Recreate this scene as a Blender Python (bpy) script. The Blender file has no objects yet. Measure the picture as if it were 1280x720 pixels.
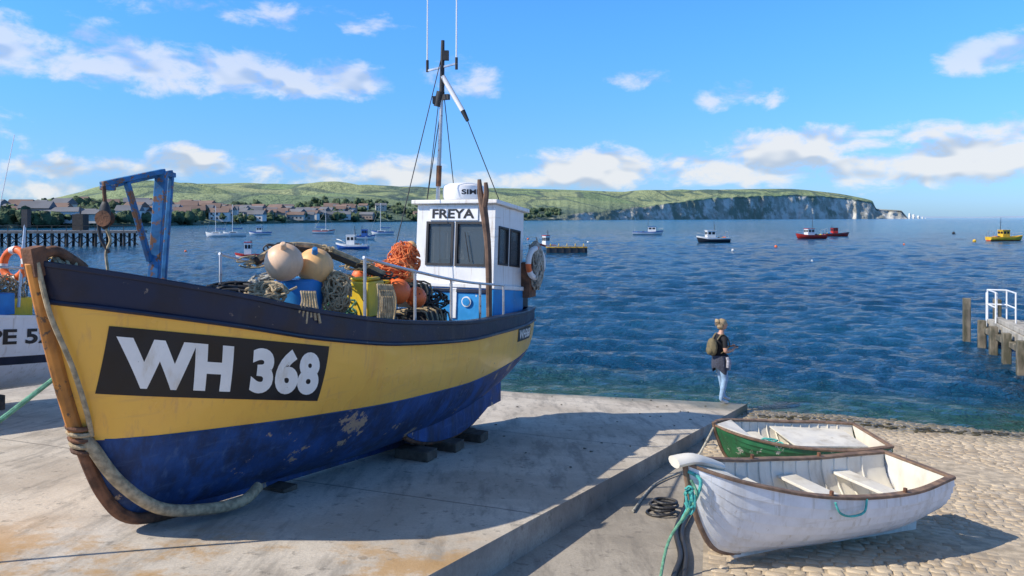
import bpy, bmesh, math, random
import numpy as np
from mathutils import Vector, Matrix, noise
random.seed(7); rng = np.random.default_rng(7)
scene = bpy.context.scene
CZ = 4.3   # eye height above the sea (sea level is z = 0)

# ------------------------------------------------------------------ materials
def mixc(nt, fac, a, b, mode='MIX'):
    n = nt.nodes.new('ShaderNodeMix'); n.data_type = 'RGBA'; n.blend_type = mode
    for i, v in ((0, fac), (6, a), (7, b)):
        if isinstance(v, (int, float)): n.inputs[i].default_value = v
        elif isinstance(v, tuple): n.inputs[i].default_value = (*v[:3], 1)
        else: nt.links.new(v, n.inputs[i])
    return n.outputs[2]
def mth(nt, op, a, b=0.0, c=None, clamp=False):
    n = nt.nodes.new('ShaderNodeMath'); n.operation = op; n.use_clamp = clamp
    for i, v in enumerate((a, b, c)):
        if v is None: continue
        if isinstance(v, (int, float)): n.inputs[i].default_value = v
        else: nt.links.new(v, n.inputs[i])
    return n.outputs[0]
def rng_map(nt, v, a, b, c=0.0, d=1.0):
    n = nt.nodes.new('ShaderNodeMapRange'); n.interpolation_type = 'SMOOTHSTEP'
    nt.links.new(v, n.inputs[0])
    for i, x in zip((1, 2, 3, 4), (a, b, c, d)): n.inputs[i].default_value = x
    return n.outputs[0]
def tnoise(nt, vec, scale, detail=4, rough=.55, dist=0.0):
    n = nt.nodes.new('ShaderNodeTexNoise')
    n.inputs['Scale'].default_value = scale; n.inputs['Detail'].default_value = detail
    n.inputs['Roughness'].default_value = rough; n.inputs['Distortion'].default_value = dist
    nt.links.new(vec, n.inputs['Vector']); return n.outputs[0]
def mapping(nt, vec, scale=(1, 1, 1), rot=(0, 0, 0), loc=(0, 0, 0)):
    n = nt.nodes.new('ShaderNodeMapping'); nt.links.new(vec, n.inputs[0])
    n.inputs['Scale'].default_value = scale; n.inputs['Rotation'].default_value = rot
    n.inputs['Location'].default_value = loc; return n.outputs[0]
def new_mat(name):
    m = bpy.data.materials.new(name); m.use_nodes = True
    nt = m.node_tree; bs = nt.nodes['Principled BSDF']
    tc = nt.nodes.new('ShaderNodeTexCoord')
    return m, nt, bs, tc.outputs['Object']
def bump(nt, bs, h, strength, dist=.02):
    b = nt.nodes.new('ShaderNodeBump'); b.inputs['Strength'].default_value = strength
    b.inputs['Distance'].default_value = dist
    nt.links.new(h, b.inputs['Height']); nt.links.new(b.outputs[0], bs.inputs['Normal'])
def M(name, col, rough=.6, metal=0, var=.18, scale=3, dirt=None, dlo=.5, dhi=.75, chip=None, clo=.66, cs=9,
      bs_=.25, bscale=60, bd=.004, coat=0, streak=None):
    m, nt, bs, oc = new_mat(name)
    n = tnoise(nt, oc, scale, 4)
    f = rng_map(nt, n, .3, .7)
    c = mixc(nt, f, tuple(x * (1 - var) for x in col), tuple(min(1, x * (1 + var)) for x in col))
    if dirt:
        d = tnoise(nt, mapping(nt, oc, (1.6, 1.6, .45), loc=(3, 1, 7)), 2.6, 6, .65)
        c = mixc(nt, mth(nt, 'MULTIPLY', rng_map(nt, d, dlo, dhi), .75), c, dirt)
    if streak:   # thin run marks down the planking and scuffs along it
        d = tnoise(nt, mapping(nt, oc, (7, 7, .5), loc=(1, 5, 2)), 2.2, 5, .6)
        c = mixc(nt, mth(nt, 'MULTIPLY', rng_map(nt, d, .54, .72), .6), c, streak)
        d = tnoise(nt, mapping(nt, oc, (1, 1, 9), loc=(4, 2, 2)), 1.3, 6, .7)
        c = mixc(nt, mth(nt, 'MULTIPLY', rng_map(nt, d, .56, .68), .4), c, streak)
    if chip:
        d = tnoise(nt, mapping(nt, oc, loc=(9, 4, 2)), cs, 7, .7)
        c = mixc(nt, rng_map(nt, d, clo, clo + .03), c, chip)
    nt.links.new(c, bs.inputs['Base Color'])
    r = rng_map(nt, n, .3, .7, max(.04, rough - .1), min(1, rough + .1))
    nt.links.new(r, bs.inputs['Roughness']); bs.inputs['Metallic'].default_value = metal
    if coat: bs.inputs['Coat Weight'].default_value = coat
    if bs_: bump(nt, bs, tnoise(nt, oc, bscale, 3), bs_, bd)
    return m

# ------------------------------------------------------------------ mesh builder
def group(name, loc):
    e = bpy.data.objects.new(name, None); e.empty_display_size = .3; e.location = loc
    scene.collection.objects.link(e); return e
def V(*a): return Vector(a)
def spline(pts, k=6):
    P = [Vector(p) for p in pts]
    if len(P) < 3: return P
    out = []
    for i in range(len(P) - 1):
        p0 = P[max(i - 1, 0)]; p1 = P[i]; p2 = P[i + 1]; p3 = P[min(i + 2, len(P) - 1)]
        for j in range(k):
            t = j / k
            out.append(.5 * ((2 * p1) + (p2 - p0) * t + (2 * p0 - 5 * p1 + 4 * p2 - p3) * t * t + (3 * p1 - p0 - 3 * p2 + p3) * t ** 3))
    out.append(P[-1]); return out
class MB:
    def __init__(s): s.v = []; s.f = []; s.mi = []; s.mats = []
    def add(s, vs, fs, mat):
        if mat not in s.mats: s.mats.append(mat)
        k = s.mats.index(mat); o = len(s.v)
        s.v += [tuple(v) for v in vs]; s.f += [tuple(i + o for i in f) for f in fs]; s.mi += [k] * len(fs)
    def hexa(s, c8, mat):
        s.add(c8, [(0, 1, 2, 3), (7, 6, 5, 4), (0, 4, 5, 1), (1, 5, 6, 2), (2, 6, 7, 3), (3, 7, 4, 0)], mat)
    def box(s, c, size, mat, ax=None):
        c = Vector(c); ax = ax or (V(1, 0, 0), V(0, 1, 0), V(0, 0, 1)); a, b, d = [Vector(x) * (q / 2) for x, q in zip(ax, size)]
        s.hexa([c - a - b - d, c + a - b - d, c + a + b - d, c - a + b - d, c - a - b + d, c + a - b + d, c + a + b + d, c - a + b + d], mat)
    def beam(s, p0, p1, w, h, mat, up=(0, 0, 1)):
        p0 = Vector(p0); p1 = Vector(p1); d = (p1 - p0); L = d.length; d.normalize()
        x = d.cross(Vector(up))
        if x.length < 1e-3: x = d.cross(V(1, 0, 0))
        x.normalize(); y = x.cross(d)
        s.box((p0 + p1) / 2, (L, w, h), mat, (d, x, y))
    def tube(s, pts, r, mat, n=8, k=6, sm=True, sq=(1, 1)):
        P = spline(pts, k) if sm else [Vector(p) for p in pts]
        m = len(P); R = [r] * m if isinstance(r, (int, float)) else list(np.interp(np.linspace(0, 1, m), np.linspace(0, 1, len(r)), r))
        vs = []; prev = None
        for i, p in enumerate(P):
            d = (P[min(i + 1, m - 1)] - P[max(i - 1, 0)])
            if d.length < 1e-6: d = V(0, 0, 1)
            d.normalize()
            if prev is None:
                x = d.cross(V(0, 0, 1))
                if x.length < .05: x = d.cross(V(1, 0, 0))
            else: x = prev - d * prev.dot(d)
            x.normalize(); prev = x; y = d.cross(x)
            for j in range(n):
                a = 2 * math.pi * j / n; vs.append(p + x * math.cos(a) * R[i] * sq[0] + y * math.sin(a) * R[i] * sq[1])
        fs = [(i * n + j, i * n + (j + 1) % n, (i + 1) * n + (j + 1) % n, (i + 1) * n + j) for i in range(m - 1) for j in range(n)]
        fs.append(tuple(range(n))[::-1]); fs.append(tuple(range((m - 1) * n, m * n)))
        s.add(vs, fs, mat)
    def cyl(s, p0, p1, r0, r1, mat, n=16): s.tube([p0, p1], [r0, r1], mat, n, sm=False)
    def lathe(s, c, prof, mat, n=24, up=(0, 0, 1), xa=None):
        c = Vector(c); up = Vector(up).normalized(); x = Vector(xa) if xa else (up.cross(V(0, 1, 0)) if abs(up.y) < .9 else up.cross(V(1, 0, 0)))
        x.normalize(); y = up.cross(x); vs = []
        for r, z in prof:
            for j in range(n):
                a = 2 * math.pi * j / n; vs.append(c + up * z + (x * math.cos(a) + y * math.sin(a)) * r)
        m = len(prof)
        fs = [(i * n + j, i * n + (j + 1) % n, (i + 1) * n + (j + 1) % n, (i + 1) * n + j) for i in range(m - 1) for j in range(n)]
        fs.append(tuple(range(n))[::-1]); fs.append(tuple(range((m - 1) * n, m * n)))
        s.add(vs, fs, mat)
    def ball(s, c, r, mat, n=20, bumpy=0, ax=None):
        if isinstance(r, (int, float)): r = (r, r, r)
        c = Vector(c); ax = ax or (V(1, 0, 0), V(0, 1, 0), V(0, 0, 1)); vs = []; m = max(6, n // 2)
        for i in range(m + 1):
            th = math.pi * i / m
            for j in range(n):
                ph = 2 * math.pi * j / n
                d = V(math.sin(th) * math.cos(ph), math.sin(th) * math.sin(ph), math.cos(th))
                q = 1 + (bumpy * noise.noise(d * 2.3 + c * 3) * 2 if bumpy else 0)
                vs.append(c + q * (ax[0] * d.x * r[0] + ax[1] * d.y * r[1] + ax[2] * d.z * r[2]))
        fs = [(i * n + j, i * n + (j + 1) % n, (i + 1) * n + (j + 1) % n, (i + 1) * n + j) for i in range(m) for j in range(n)]
        s.add(vs, fs, mat)
    def torus(s, c, R, r, mat, axis=(0, 1, 0), n=32, k=10, mat2=None):
        c = Vector(c); w = Vector(axis).normalized(); x = w.cross(V(0, 0, 1))
        if x.length < .05: x = w.cross(V(1, 0, 0))
        x.normalize(); y = w.cross(x)
        for half in range(n):
            a0 = 2 * math.pi * half / n; a1 = 2 * math.pi * (half + 1) / n; vs = []
            for a in (a0, a1):
                e = x * math.cos(a) + y * math.sin(a)
                for j in range(k):
                    b = 2 * math.pi * j / k; vs.append(c + e * (R + r * math.cos(b)) + w * r * math.sin(b))
            fs = [(j, (j + 1) % k, k + (j + 1) % k, k + j) for j in range(k)]
            s.add(vs, fs, mat2 if (mat2 and (half // 2) % 4 == 0) else mat)
    def tangle(s, c, rad, n, r, mat, steps=14, ax=None):
        c = Vector(c)
        for _ in range(n):
            p = V(*[random.gauss(0, .45) for _ in range(3)]); d = V(*[random.gauss(0, 1) for _ in range(3)]).normalized(); pts = []
            for _ in range(steps):
                pts.append(c + V(p.x * rad[0], p.y * rad[1], p.z * rad[2]))
                d = (d + V(*[random.gauss(0, .5) for _ in range(3)]) - p * .35).normalized(); p = p + d * .33
                if p.length > 1: p.normalize()
            s.tube(pts, r, mat, 5, 3)
    def build(s, name, parent=None, smooth=40, bevel=0, merge=False):
        me = bpy.data.meshes.new(name); me.from_pydata(s.v, [], s.f)
        for m in s.mats: me.materials.append(m)
        me.polygons.foreach_set('material_index', s.mi)
        bm = bmesh.new(); bm.from_mesh(me)
        if merge: bmesh.ops.remove_doubles(bm, verts=bm.verts, dist=1e-4)
        bmesh.ops.recalc_face_normals(bm, faces=bm.faces); bm.to_mesh(me); bm.free()
        if smooth:
            me.polygons.foreach_set('use_smooth', [True] * len(me.polygons)); me.set_sharp_from_angle(angle=math.radians(smooth))
        ob = bpy.data.objects.new(name, me); scene.collection.objects.link(ob)
        if parent:
            ob.parent = parent; ob.matrix_parent_inverse = Matrix.Translation(-parent.location)
        if bevel:
            b = ob.modifiers.new('bevel', 'BEVEL'); b.width = bevel; b.segments = 2; b.limit_method = 'ANGLE'; b.angle_limit = math.radians(40)
        return ob
def text_faces(body, fn, bold=.025, cut=14, space=1.0):
    cu = bpy.data.curves.new('t', 'FONT'); cu.body = body; cu.offset = bold; cu.space_character = space; cu.resolution_u = 5
    ob = bpy.data.objects.new('t', cu); scene.collection.objects.link(ob)
    me = bpy.data.meshes.new_from_object(ob.evaluated_get(bpy.context.evaluated_depsgraph_get()))
    bpy.data.objects.remove(ob)
    bm = bmesh.new(); bm.from_mesh(me)
    x0 = min(v.co.x for v in bm.verts); x1 = max(v.co.x for v in bm.verts); y0 = min(v.co.y for v in bm.verts); y1 = max(v.co.y for v in bm.verts)
    for v in bm.verts: v.co = ((v.co.x - x0) / (x1 - x0), (v.co.y - y0) / (y1 - y0), 0)
    for i in range(1, cut * 2):
        bmesh.ops.bisect_plane(bm, geom=bm.verts[:] + bm.edges[:] + bm.faces[:], plane_co=(i / (cut * 2), 0, 0), plane_no=(1, 0, 0))
    for i in range(1, 6):
        bmesh.ops.bisect_plane(bm, geom=bm.verts[:] + bm.edges[:] + bm.faces[:], plane_co=(0, i / 6, 0), plane_no=(0, 1, 0))
    bm.verts.index_update()
    vs = [fn(v.co.x, v.co.y) for v in bm.verts]; fs = [tuple(v.index for v in f.verts) for f in bm.faces]; bm.free()
    return vs, fs
def curve(pts):
    x = np.array([p[0] for p in pts], float); y = np.array([p[1] for p in pts], float)
    h = np.diff(x); d = np.diff(y) / h; m = np.zeros(len(x)); m[0] = d[0]; m[-1] = d[-1]
    for i in range(1, len(x) - 1):
        m[i] = 0 if d[i - 1] * d[i] <= 0 else 2 * d[i - 1] * d[i] / (d[i - 1] + d[i])
    def f(t):
        t = min(max(t, x[0]), x[-1]); i = min(int(np.searchsorted(x, t, 'right')) - 1, len(x) - 2)
        s = (t - x[i]) / h[i]
        return float((2 * s**3 - 3 * s**2 + 1) * y[i] + (s**3 - 2 * s**2 + s) * h[i] * m[i] + (-2 * s**3 + 3 * s**2) * y[i + 1] + (s**3 - s**2) * h[i] * m[i + 1])
    return f
class Hull:
    def __init__(s, L, W, HS, HK, P, E, frame):
        s.L = L; s.W = curve(W); s.HS = curve(HS); s.HK = curve(HK); s.P = curve(P); s.E = curve(E); s.F = frame
    def y(s, t, h):
        hs, hk = s.HS(t), s.HK(t)
        if hs - hk < 1e-4: return 0.0
        r = min(max((h - hk) / (hs - hk), 0), 1.0)
        return s.W(t) * (1 - (1 - r) ** s.P(t)) ** s.E(t)
    def pt(s, t, h, side=1, off=0.0): return s.F(t, side * (s.y(t, h) + off), h)
    def stations(s, n=48): return [s.L * (i / n) ** 1.5 for i in range(n + 1)]
    def skin(s, mb, bands, rows, n=48, off=0.0):
        st = s.stations(n)
        for side in (1, -1):
            prev = (lambda t: s.HK(t))
            for (top, mat), rw in zip(bands, rows):
                vs = []; fs = []
                for t in st:
                    a = max(prev(t), s.HK(t)); b = max(min(top(t), s.HS(t)), s.HK(t))
                    for j in range(rw + 1):
                        h = a + (b - a) * j / rw
                        vs.append(s.pt(t, h, side, off))
                m = rw + 1
                for i in range(n):
                    for j in range(rw):
                        fs.append((i * m + j, i * m + j + 1, (i + 1) * m + j + 1, (i + 1) * m + j))
                mb.add(vs, fs, mat); prev = top
        L = s.L; prev = lambda t: s.HK(t)
        for (top, mat), rw in zip(bands, rows):
            a, b = prev(L), min(top(L), s.HS(L)); vs = []; fs = []
            for j in range(rw + 1):
                h = a + (b - a) * j / rw; vs += [s.pt(L, h, 1, off), s.pt(L, h, -1, off)]
            for j in range(rw): fs.append((2 * j, 2 * j + 1, 2 * j + 3, 2 * j + 2))
            mb.add(vs, fs, mat); prev = top
    def cap(s, mb, mat, wd=.1, th=.04, n=48, t0=0, out=.02, lift=0.0):
        st = [t for t in s.stations(n) if t >= t0]
        for side in (1, -1):
            vs = []
            for t in st:
                W = s.W(t); h = s.HS(t) + lift
                for yy, hh in ((W + out, h), (W + out, h + th), (max(W - wd, 0), h + th), (max(W - wd, 0), h)): vs.append(s.F(t, side * yy, hh))
            m = len(st); fs = [(i * 4 + j, i * 4 + (j + 1) % 4, (i + 1) * 4 + (j + 1) % 4, (i + 1) * 4 + j) for i in range(m - 1) for j in range(4)]
            fs += [(0, 1, 2, 3), tuple(4 * (m - 1) + q for q in range(4))]
            mb.add(vs, fs, mat)
        t = s.L; W = s.W(t); h = s.HS(t) + lift
        mb.hexa([s.F(t - wd, -W, h), s.F(t + out, -W, h), s.F(t + out, W, h), s.F(t - wd, W, h),
                 s.F(t - wd, -W, h + th - .003), s.F(t + out, -W, h + th - .003), s.F(t + out, W, h + th - .003), s.F(t - wd, W, h + th - .003)], mat)
    def inner(s, mb, mat, depth, t0, dmat, th=.05, n=48, rows=4):
        st = [t for t in s.stations(n) if t >= t0]; st[-1] = s.L - .04; m = rows + 1
        for side in (1, -1):
            vs = []
            for t in st:
                hd = max(depth(t), s.HK(t) + .03)
                for j in range(m):
                    h = hd + (s.HS(t) - hd) * j / rows; vs.append(s.F(t, side * max(s.y(t, h) - th, 0), h))
            mb.add(vs, [(i * m + j, i * m + j + 1, (i + 1) * m + j + 1, (i + 1) * m + j) for i in range(len(st) - 1) for j in range(rows)], mat)
        vs = []
        for t in st:
            hd = max(depth(t), s.HK(t) + .03); y = max(s.y(t, hd) - th, 0); vs += [s.F(t, -y, hd), s.F(t, y, hd)]
        mb.add(vs, [(2 * i, 2 * i + 1, 2 * i + 3, 2 * i + 2) for i in range(len(st) - 1)], dmat)
        t = s.L - .04; hd = depth(t); y0 = s.y(t, hd) - th; y1 = s.W(t) - th
        mb.add([s.F(t, -y0, hd), s.F(t, y0, hd), s.F(t, y1, s.HS(t)), s.F(t, -y1, s.HS(t))], [(0, 1, 2, 3)], mat)

# ------------------------------------------------------------------ ground
PH = math.radians(20); U = V(math.sin(PH), math.cos(PH), 0); VV = V(math.cos(PH), -math.sin(PH), 0)
slab_z = lambda s: 2.13 - .112 * s
cob_z = lambda s: 1.75 - .0997 * s
def sv(X, Y): return X * U.x + Y * U.y, X * VV.x + Y * VV.y
def gslab(X, Y): return slab_z(sv(X, Y)[0])
def gcob(X, Y): return cob_z(sv(X, Y)[0])
def from_sv(s, v, z): return V(U.x * s + VV.x * v, U.y * s + VV.y * v, z)
slab_edge = lambda s: -3.35 + .14 * s
slab_end = lambda v: max(16.4, 17.8 + .27 * (v + .86))

def concrete_mat(name, base, stain, rust=True, joint=True, dark=(.15, .135, .115)):
    m, nt, bs, oc = new_mat(name)
    f1 = rng_map(nt, tnoise(nt, oc, .55, 6, .65), .38, .62)
    c = mixc(nt, f1, base, stain)
    f2 = rng_map(nt, tnoise(nt, mapping(nt, oc, rot=(0, 0, PH), scale=(2.4, .45, 1)), 1.7, 6, .7), .46, .68)
    c = mixc(nt, mth(nt, 'MULTIPLY', f2, .55), c, dark)
    fine = tnoise(nt, oc, 38, 4, .75)
    c = mixc(nt, mth(nt, 'MULTIPLY', rng_map(nt, fine, .35, .7), .4), c, tuple(x * .5 for x in base))
    sp = tnoise(nt, oc, 7, 6, .7); c = mixc(nt, mth(nt, 'MULTIPLY', rng_map(nt, sp, .57, .66), .55), c, dark)
    if rust:
        r = rng_map(nt, tnoise(nt, mapping(nt, oc, loc=(5, 2, 0)), 1.1, 6, .7), .46, .60)
        sep = nt.nodes.new('ShaderNodeSeparateXYZ'); nt.links.new(oc, sep.inputs[0])
        near = rng_map(nt, sep.outputs[1], 7.3, 6.0)
        c = mixc(nt, mth(nt, 'MULTIPLY', mth(nt, 'MULTIPLY', r, near), .75), c, (.48, .27, .08))
    dp = nt.nodes.new('ShaderNodeVectorMath'); dp.operation = 'DOT_PRODUCT'; dp.inputs[1].default_value = U; nt.links.new(oc, dp.inputs[0])
    sc = dp.outputs['Value']
    wob = mth(nt, 'MULTIPLY', tnoise(nt, oc, 1.2, 3), .05)
    if joint:
        q = mth(nt, 'PINGPONG', mth(nt, 'ADD', mth(nt, 'ADD', sc, wob), 1.1), 2.1)
        j = rng_map(nt, q, .022, .010)
        c = mixc(nt, mth(nt, 'MULTIPLY', j, .6), c, (.1, .09, .08))
    wet = rng_map(nt, mth(nt, 'ADD', sc, mth(nt, 'MULTIPLY', tnoise(nt, oc, .8, 5), 1.6)), 17.0, 17.8)
    c = mixc(nt, mth(nt, 'MULTIPLY', wet, .7), c, (.12, .115, .05))
    nt.links.new(c, bs.inputs['Base Color'])
    nt.links.new(rng_map(nt, wet, 0, 1, .9, .5), bs.inputs['Roughness'])
    bump(nt, bs, mth(nt, 'ADD', mth(nt, 'MULTIPLY', fine, .5), sp), .55, .012)
    return m
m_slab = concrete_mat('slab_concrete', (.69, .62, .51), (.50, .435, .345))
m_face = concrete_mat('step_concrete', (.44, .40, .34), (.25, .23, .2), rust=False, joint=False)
m_gutter = concrete_mat('gutter_concrete', (.46, .41, .335), (.30, .265, .215), rust=False, joint=False)

mb = MB(); vs = []; fs = []
nv = 60; NS = 90
for i in range(NS + 1):
    for j in range(nv + 1):
        q = j / nv
        k = (1 - q) ** 2.2 * 90
        s0 = -60 + (i / NS) * (60 + 16.4)
        v = slab_edge(s0) - k
        s = -60 + (i / NS) * (60 + slab_end(v))
        v = slab_edge(s) - k
        z = slab_z(s) if s > -8 else slab_z(-8) + (-8 - s) * .03
        vs.append(from_sv(s, v, z + .012 * noise.noise(V(s * .5, v * .5, 3))))
for i in range(NS):
    for j in range(nv):
        a = i * (nv + 1) + j; fs.append((a, a + 1, a + nv + 2, a + nv + 1))
mb.add(vs, fs, m_slab)
pts = [vs[i * (nv + 1) + nv] for i in range(NS + 1)]
low = [p + VV * .015 - V(0, 0, .9) for p in pts]
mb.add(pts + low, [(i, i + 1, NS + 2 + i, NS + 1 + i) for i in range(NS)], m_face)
pe = [vs[NS * (nv + 1) + j] for j in range(nv + 1)]
pl = [p - V(0, 0, 1.4) for p in pe]
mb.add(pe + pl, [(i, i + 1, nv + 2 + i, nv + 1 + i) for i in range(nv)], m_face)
mb.build('concrete_slipway', merge=True, smooth=30)

mb = MB(); vs = []; fs = []; NA = 60; NB = 60
for i in range(NA + 1):
    s = -60 + 110 * i / NA
    for j in range(NB + 1):
        v = -3.2 + 80 * (j / NB) ** 1.6 + .14 * min(s, 17)
        z = cob_z(s) if s > -8 else cob_z(-8) + (-8 - s) * .03
        vs.append(from_sv(s, v - .4, z))
for i in range(NA):
    for j in range(NB):
        a = i * (NB + 1) + j; fs.append((a, a + 1, a + NB + 2, a + NB + 1))
mb.add(vs, fs, m_gutter); mb.build('ground', smooth=30)

def sett_mat():
    m, nt, bs, oc = new_mat('setts_stone')
    at = nt.nodes.new('ShaderNodeAttribute'); at.attribute_name = 'stone'
    c = mixc(nt, at.outputs['Fac'], (.38, .295, .20), (.60, .50, .37))
    c = mixc(nt, mth(nt, 'MULTIPLY', rng_map(nt, tnoise(nt, oc, 14, 4, .7), .4, .7), .5), c, (.30, .235, .155))
    c = mixc(nt, mth(nt, 'MULTIPLY', rng_map(nt, tnoise(nt, oc, .7, 5), .38, .60), .7), c, (.58, .48, .34))
    dp = nt.nodes.new('ShaderNodeVectorMath'); dp.operation = 'DOT_PRODUCT'; dp.inputs[1].default_value = U; nt.links.new(oc, dp.inputs[0])
    wet = rng_map(nt, mth(nt, 'ADD', dp.outputs['Value'], mth(nt, 'MULTIPLY', tnoise(nt, oc, .9, 5), 2.5)), 17.4, 18.4)
    c = mixc(nt, mth(nt, 'MULTIPLY', wet, .8), c, (.12, .10, .045))
    nt.links.new(c, bs.inputs['Base Color']); nt.links.new(rng_map(nt, wet, 0, 1, .88, .4), bs.inputs['Roughness'])
    bump(nt, bs, tnoise(nt, oc, 45, 4, .7), .6, .01); return m
m_sett = sett_mat()
m_joint = M('joint_sand', (.50, .41, .29), .95, var=.3, scale=6, dirt=(.33, .26, .17), bs_=.6, bscale=90, bd=.01)
cob_start = lambda s: min(-.1 - .09 * s, 3) if s < 9 else -1.0 - .083 * (s - 9)
sverts = []; sfaces = []; sval = []
s = 1.5
while s < 18.6:
    rw = random.uniform(.10, .145); v = cob_start(s) + random.uniform(0, .1)
    while v < 13:
        ln = random.uniform(.10, .23)
        if v > 9 and s < 4: break
        g = .009; hh = random.uniform(.006, .020); base = random.random()
        c = [(s + g, v + g), (s + rw - g, v + g), (s + rw - g, v + ln - g), (s + g, v + ln - g)]
        c = [(a + random.uniform(-.014, .014), b + random.uniform(-.014, .014)) for a, b in c]
        wav = .02 * noise.noise(V(s * .8, v * .8, 0)) + random.uniform(-.004, .003) - .030 * max(0, noise.noise(V(s * .6, v * .6, 9)) - .05)
        ms = sum(a for a, b in c) / 4; mv = sum(b for a, b in c) / 4; o = len(sverts)
        for k, (fr, dz) in enumerate(((1, -.02), (.93, hh * .6), (.72, hh))):
            for a, b in c:
                aa = ms + (a - ms) * fr; bb = mv + (b - mv) * fr
                sverts.append(from_sv(aa, bb, cob_z(aa) + dz + wav + .012)); sval.append(base)
        for r in range(2):
            for k in range(4):
                sfaces.append((o + r * 4 + k, o + r * 4 + (k + 1) % 4, o + r * 4 + 4 + (k + 1) % 4, o + r * 4 + 4 + k))
        sfaces.append((o + 8, o + 9, o + 10, o + 11))
        v += ln
    s += rw
me = bpy.data.meshes.new('cobbles'); me.from_pydata([tuple(p) for p in sverts], [], sfaces); me.materials.append(m_sett)
at = me.attributes.new('stone', 'FLOAT', 'POINT'); at.data.foreach_set('value', sval)
me.polygons.foreach_set('use_smooth', [True] * len(me.polygons))
scene.collection.objects.link(bpy.data.objects.new('cobbled_slipway', me))
mb = MB(); vs = []
ss = np.linspace(1.5, 18.8, 60)
for s in ss:
    for v in np.linspace(cob_start(s), 14, 30):
        vs.append(from_sv(s, v, cob_z(s) + .014 + .02 * noise.noise(V(s * .8, v * .8, 0))))
mb.add(vs, [(i * 30 + j, i * 30 + j + 1, i * 30 + j + 31, i * 30 + j + 30) for i in range(59) for j in range(29)], m_joint)
mb.build('cobble_bedding', smooth=30)

m_weed = M('seaweed', (.06, .05, .02), .6, var=.5, scale=10)
mb = MB()
for _ in range(340):
    v = random.uniform(-.6, 12); s = random.gauss(17.12, .17) + .12 * math.sin(v * 2)
    if s > 17.5: continue
    p = from_sv(s, v, cob_z(s) + .03)
    mb.ball(p, (random.uniform(.02, .08), random.uniform(.02, .07), .012), m_weed, 6, .5)
for _ in range(34):
    s = random.uniform(9, 17); v = slab_edge(s) - random.uniform(0.2, 4)
    p = from_sv(s, v, slab_z(s) + .012)
    mb.ball(p, (random.uniform(.01, .035), random.uniform(.01, .03), .006), m_weed, 6, .5)
mb.build('seaweed')

# ------------------------------------------------------------------ sea
def sea_mat():
    m, nt, bs, oc = new_mat('sea_water')
    dp = nt.nodes.new('ShaderNodeVectorMath'); dp.operation = 'DOT_PRODUCT'; dp.inputs[1].default_value = U; nt.links.new(oc, dp.inputs[0])
    sh = rng_map(nt, mth(nt, 'ADD', dp.outputs['Value'], mth(nt, 'MULTIPLY', tnoise(nt, oc, .25, 3), 3.0)), 18.3, 24.5)
    big = rng_map(nt, tnoise(nt, mapping(nt, oc, (.012, .05, 1)), 1, 3), .35, .68)
    c = mixc(nt, big, (.002, .042, .100), (.005, .072, .150))
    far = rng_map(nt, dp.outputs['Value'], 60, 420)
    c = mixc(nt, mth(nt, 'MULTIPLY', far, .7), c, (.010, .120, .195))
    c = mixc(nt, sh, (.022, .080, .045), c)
    nt.links.new(c, bs.inputs['Base Color']); bs.inputs['Roughness'].default_value = .12; bs.inputs['IOR'].default_value = 1.333
    bs.inputs['Specular IOR Level'].default_value = .42
    w1 = tnoise(nt, mapping(nt, oc, (1, 1.5, 1), rot=(0, 0, .35)), 2.6, 4, .66, .5)
    w2 = tnoise(nt, mapping(nt, oc, (1, 1.7, 1), rot=(0, 0, -.3)), 9, 2, .6, .3)
    w3 = tnoise(nt, mapping(nt, oc, (.35, .8, 1), rot=(0, 0, .2)), 1, 2, .6)
    h = mth(nt, 'ADD', mth(nt, 'MULTIPLY', w1, .34), mth(nt, 'ADD', mth(nt, 'MULTIPLY', w2, .07), mth(nt, 'MULTIPLY', w3, .42)))
    bump(nt, bs, h, 1.0, 1.0)
    return m
m_sea = sea_mat()
NC = 700; r1 = np.geomspace(9, 420, 430); r2 = np.geomspace(440, 60000, 50); R = np.concatenate([r1, r2])
th = np.radians(np.linspace(-88, 88, NC)); RR, TT = np.meshgrid(R, th, indexing='ij'); X = RR * np.sin(TT); Y = RR * np.cos(TT); Z = np.zeros_like(X)
for k in range(30):
    lam = rng.uniform(.5, 1) * 2 ** rng.uniform(-.4, 2.3); a = rng.normal(-1.8, .6); kx, ky = np.cos(a) * 2 * np.pi / lam, np.sin(a) * 2 * np.pi / lam
    ph = rng.uniform(0, 6.28); amp = .0085 * lam ** .6
    fade = np.clip(1.6 - RR * (.0085 * 1.6) / lam, 0, 1)
    w = np.sin(kx * X + ky * Y + ph + .6 * np.sin(.31 * X + ph) + .5 * np.sin(.23 * Y - ph)); Z += amp * fade * (w + .25 * np.cos(2 * (kx * X + ky * Y + ph)))
S = X * U.x + Y * U.y; Z *= np.clip((S - 15.5) / 6, .25, 1)
co = np.stack([X, Y, Z], -1).reshape(-1, 3); n = len(R)
idx = np.arange(n * NC).reshape(n, NC); q = np.stack([idx[:-1, :-1], idx[:-1, 1:], idx[1:, 1:], idx[1:, :-1]], -1).reshape(-1, 4)
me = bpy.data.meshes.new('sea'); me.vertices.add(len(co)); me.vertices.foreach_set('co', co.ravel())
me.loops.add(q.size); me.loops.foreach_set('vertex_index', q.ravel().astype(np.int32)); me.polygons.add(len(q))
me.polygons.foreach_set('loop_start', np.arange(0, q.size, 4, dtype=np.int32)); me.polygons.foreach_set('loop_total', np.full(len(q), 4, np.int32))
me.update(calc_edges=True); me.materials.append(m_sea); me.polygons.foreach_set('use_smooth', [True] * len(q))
scene.collection.objects.link(bpy.data.objects.new('sea', me))

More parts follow.
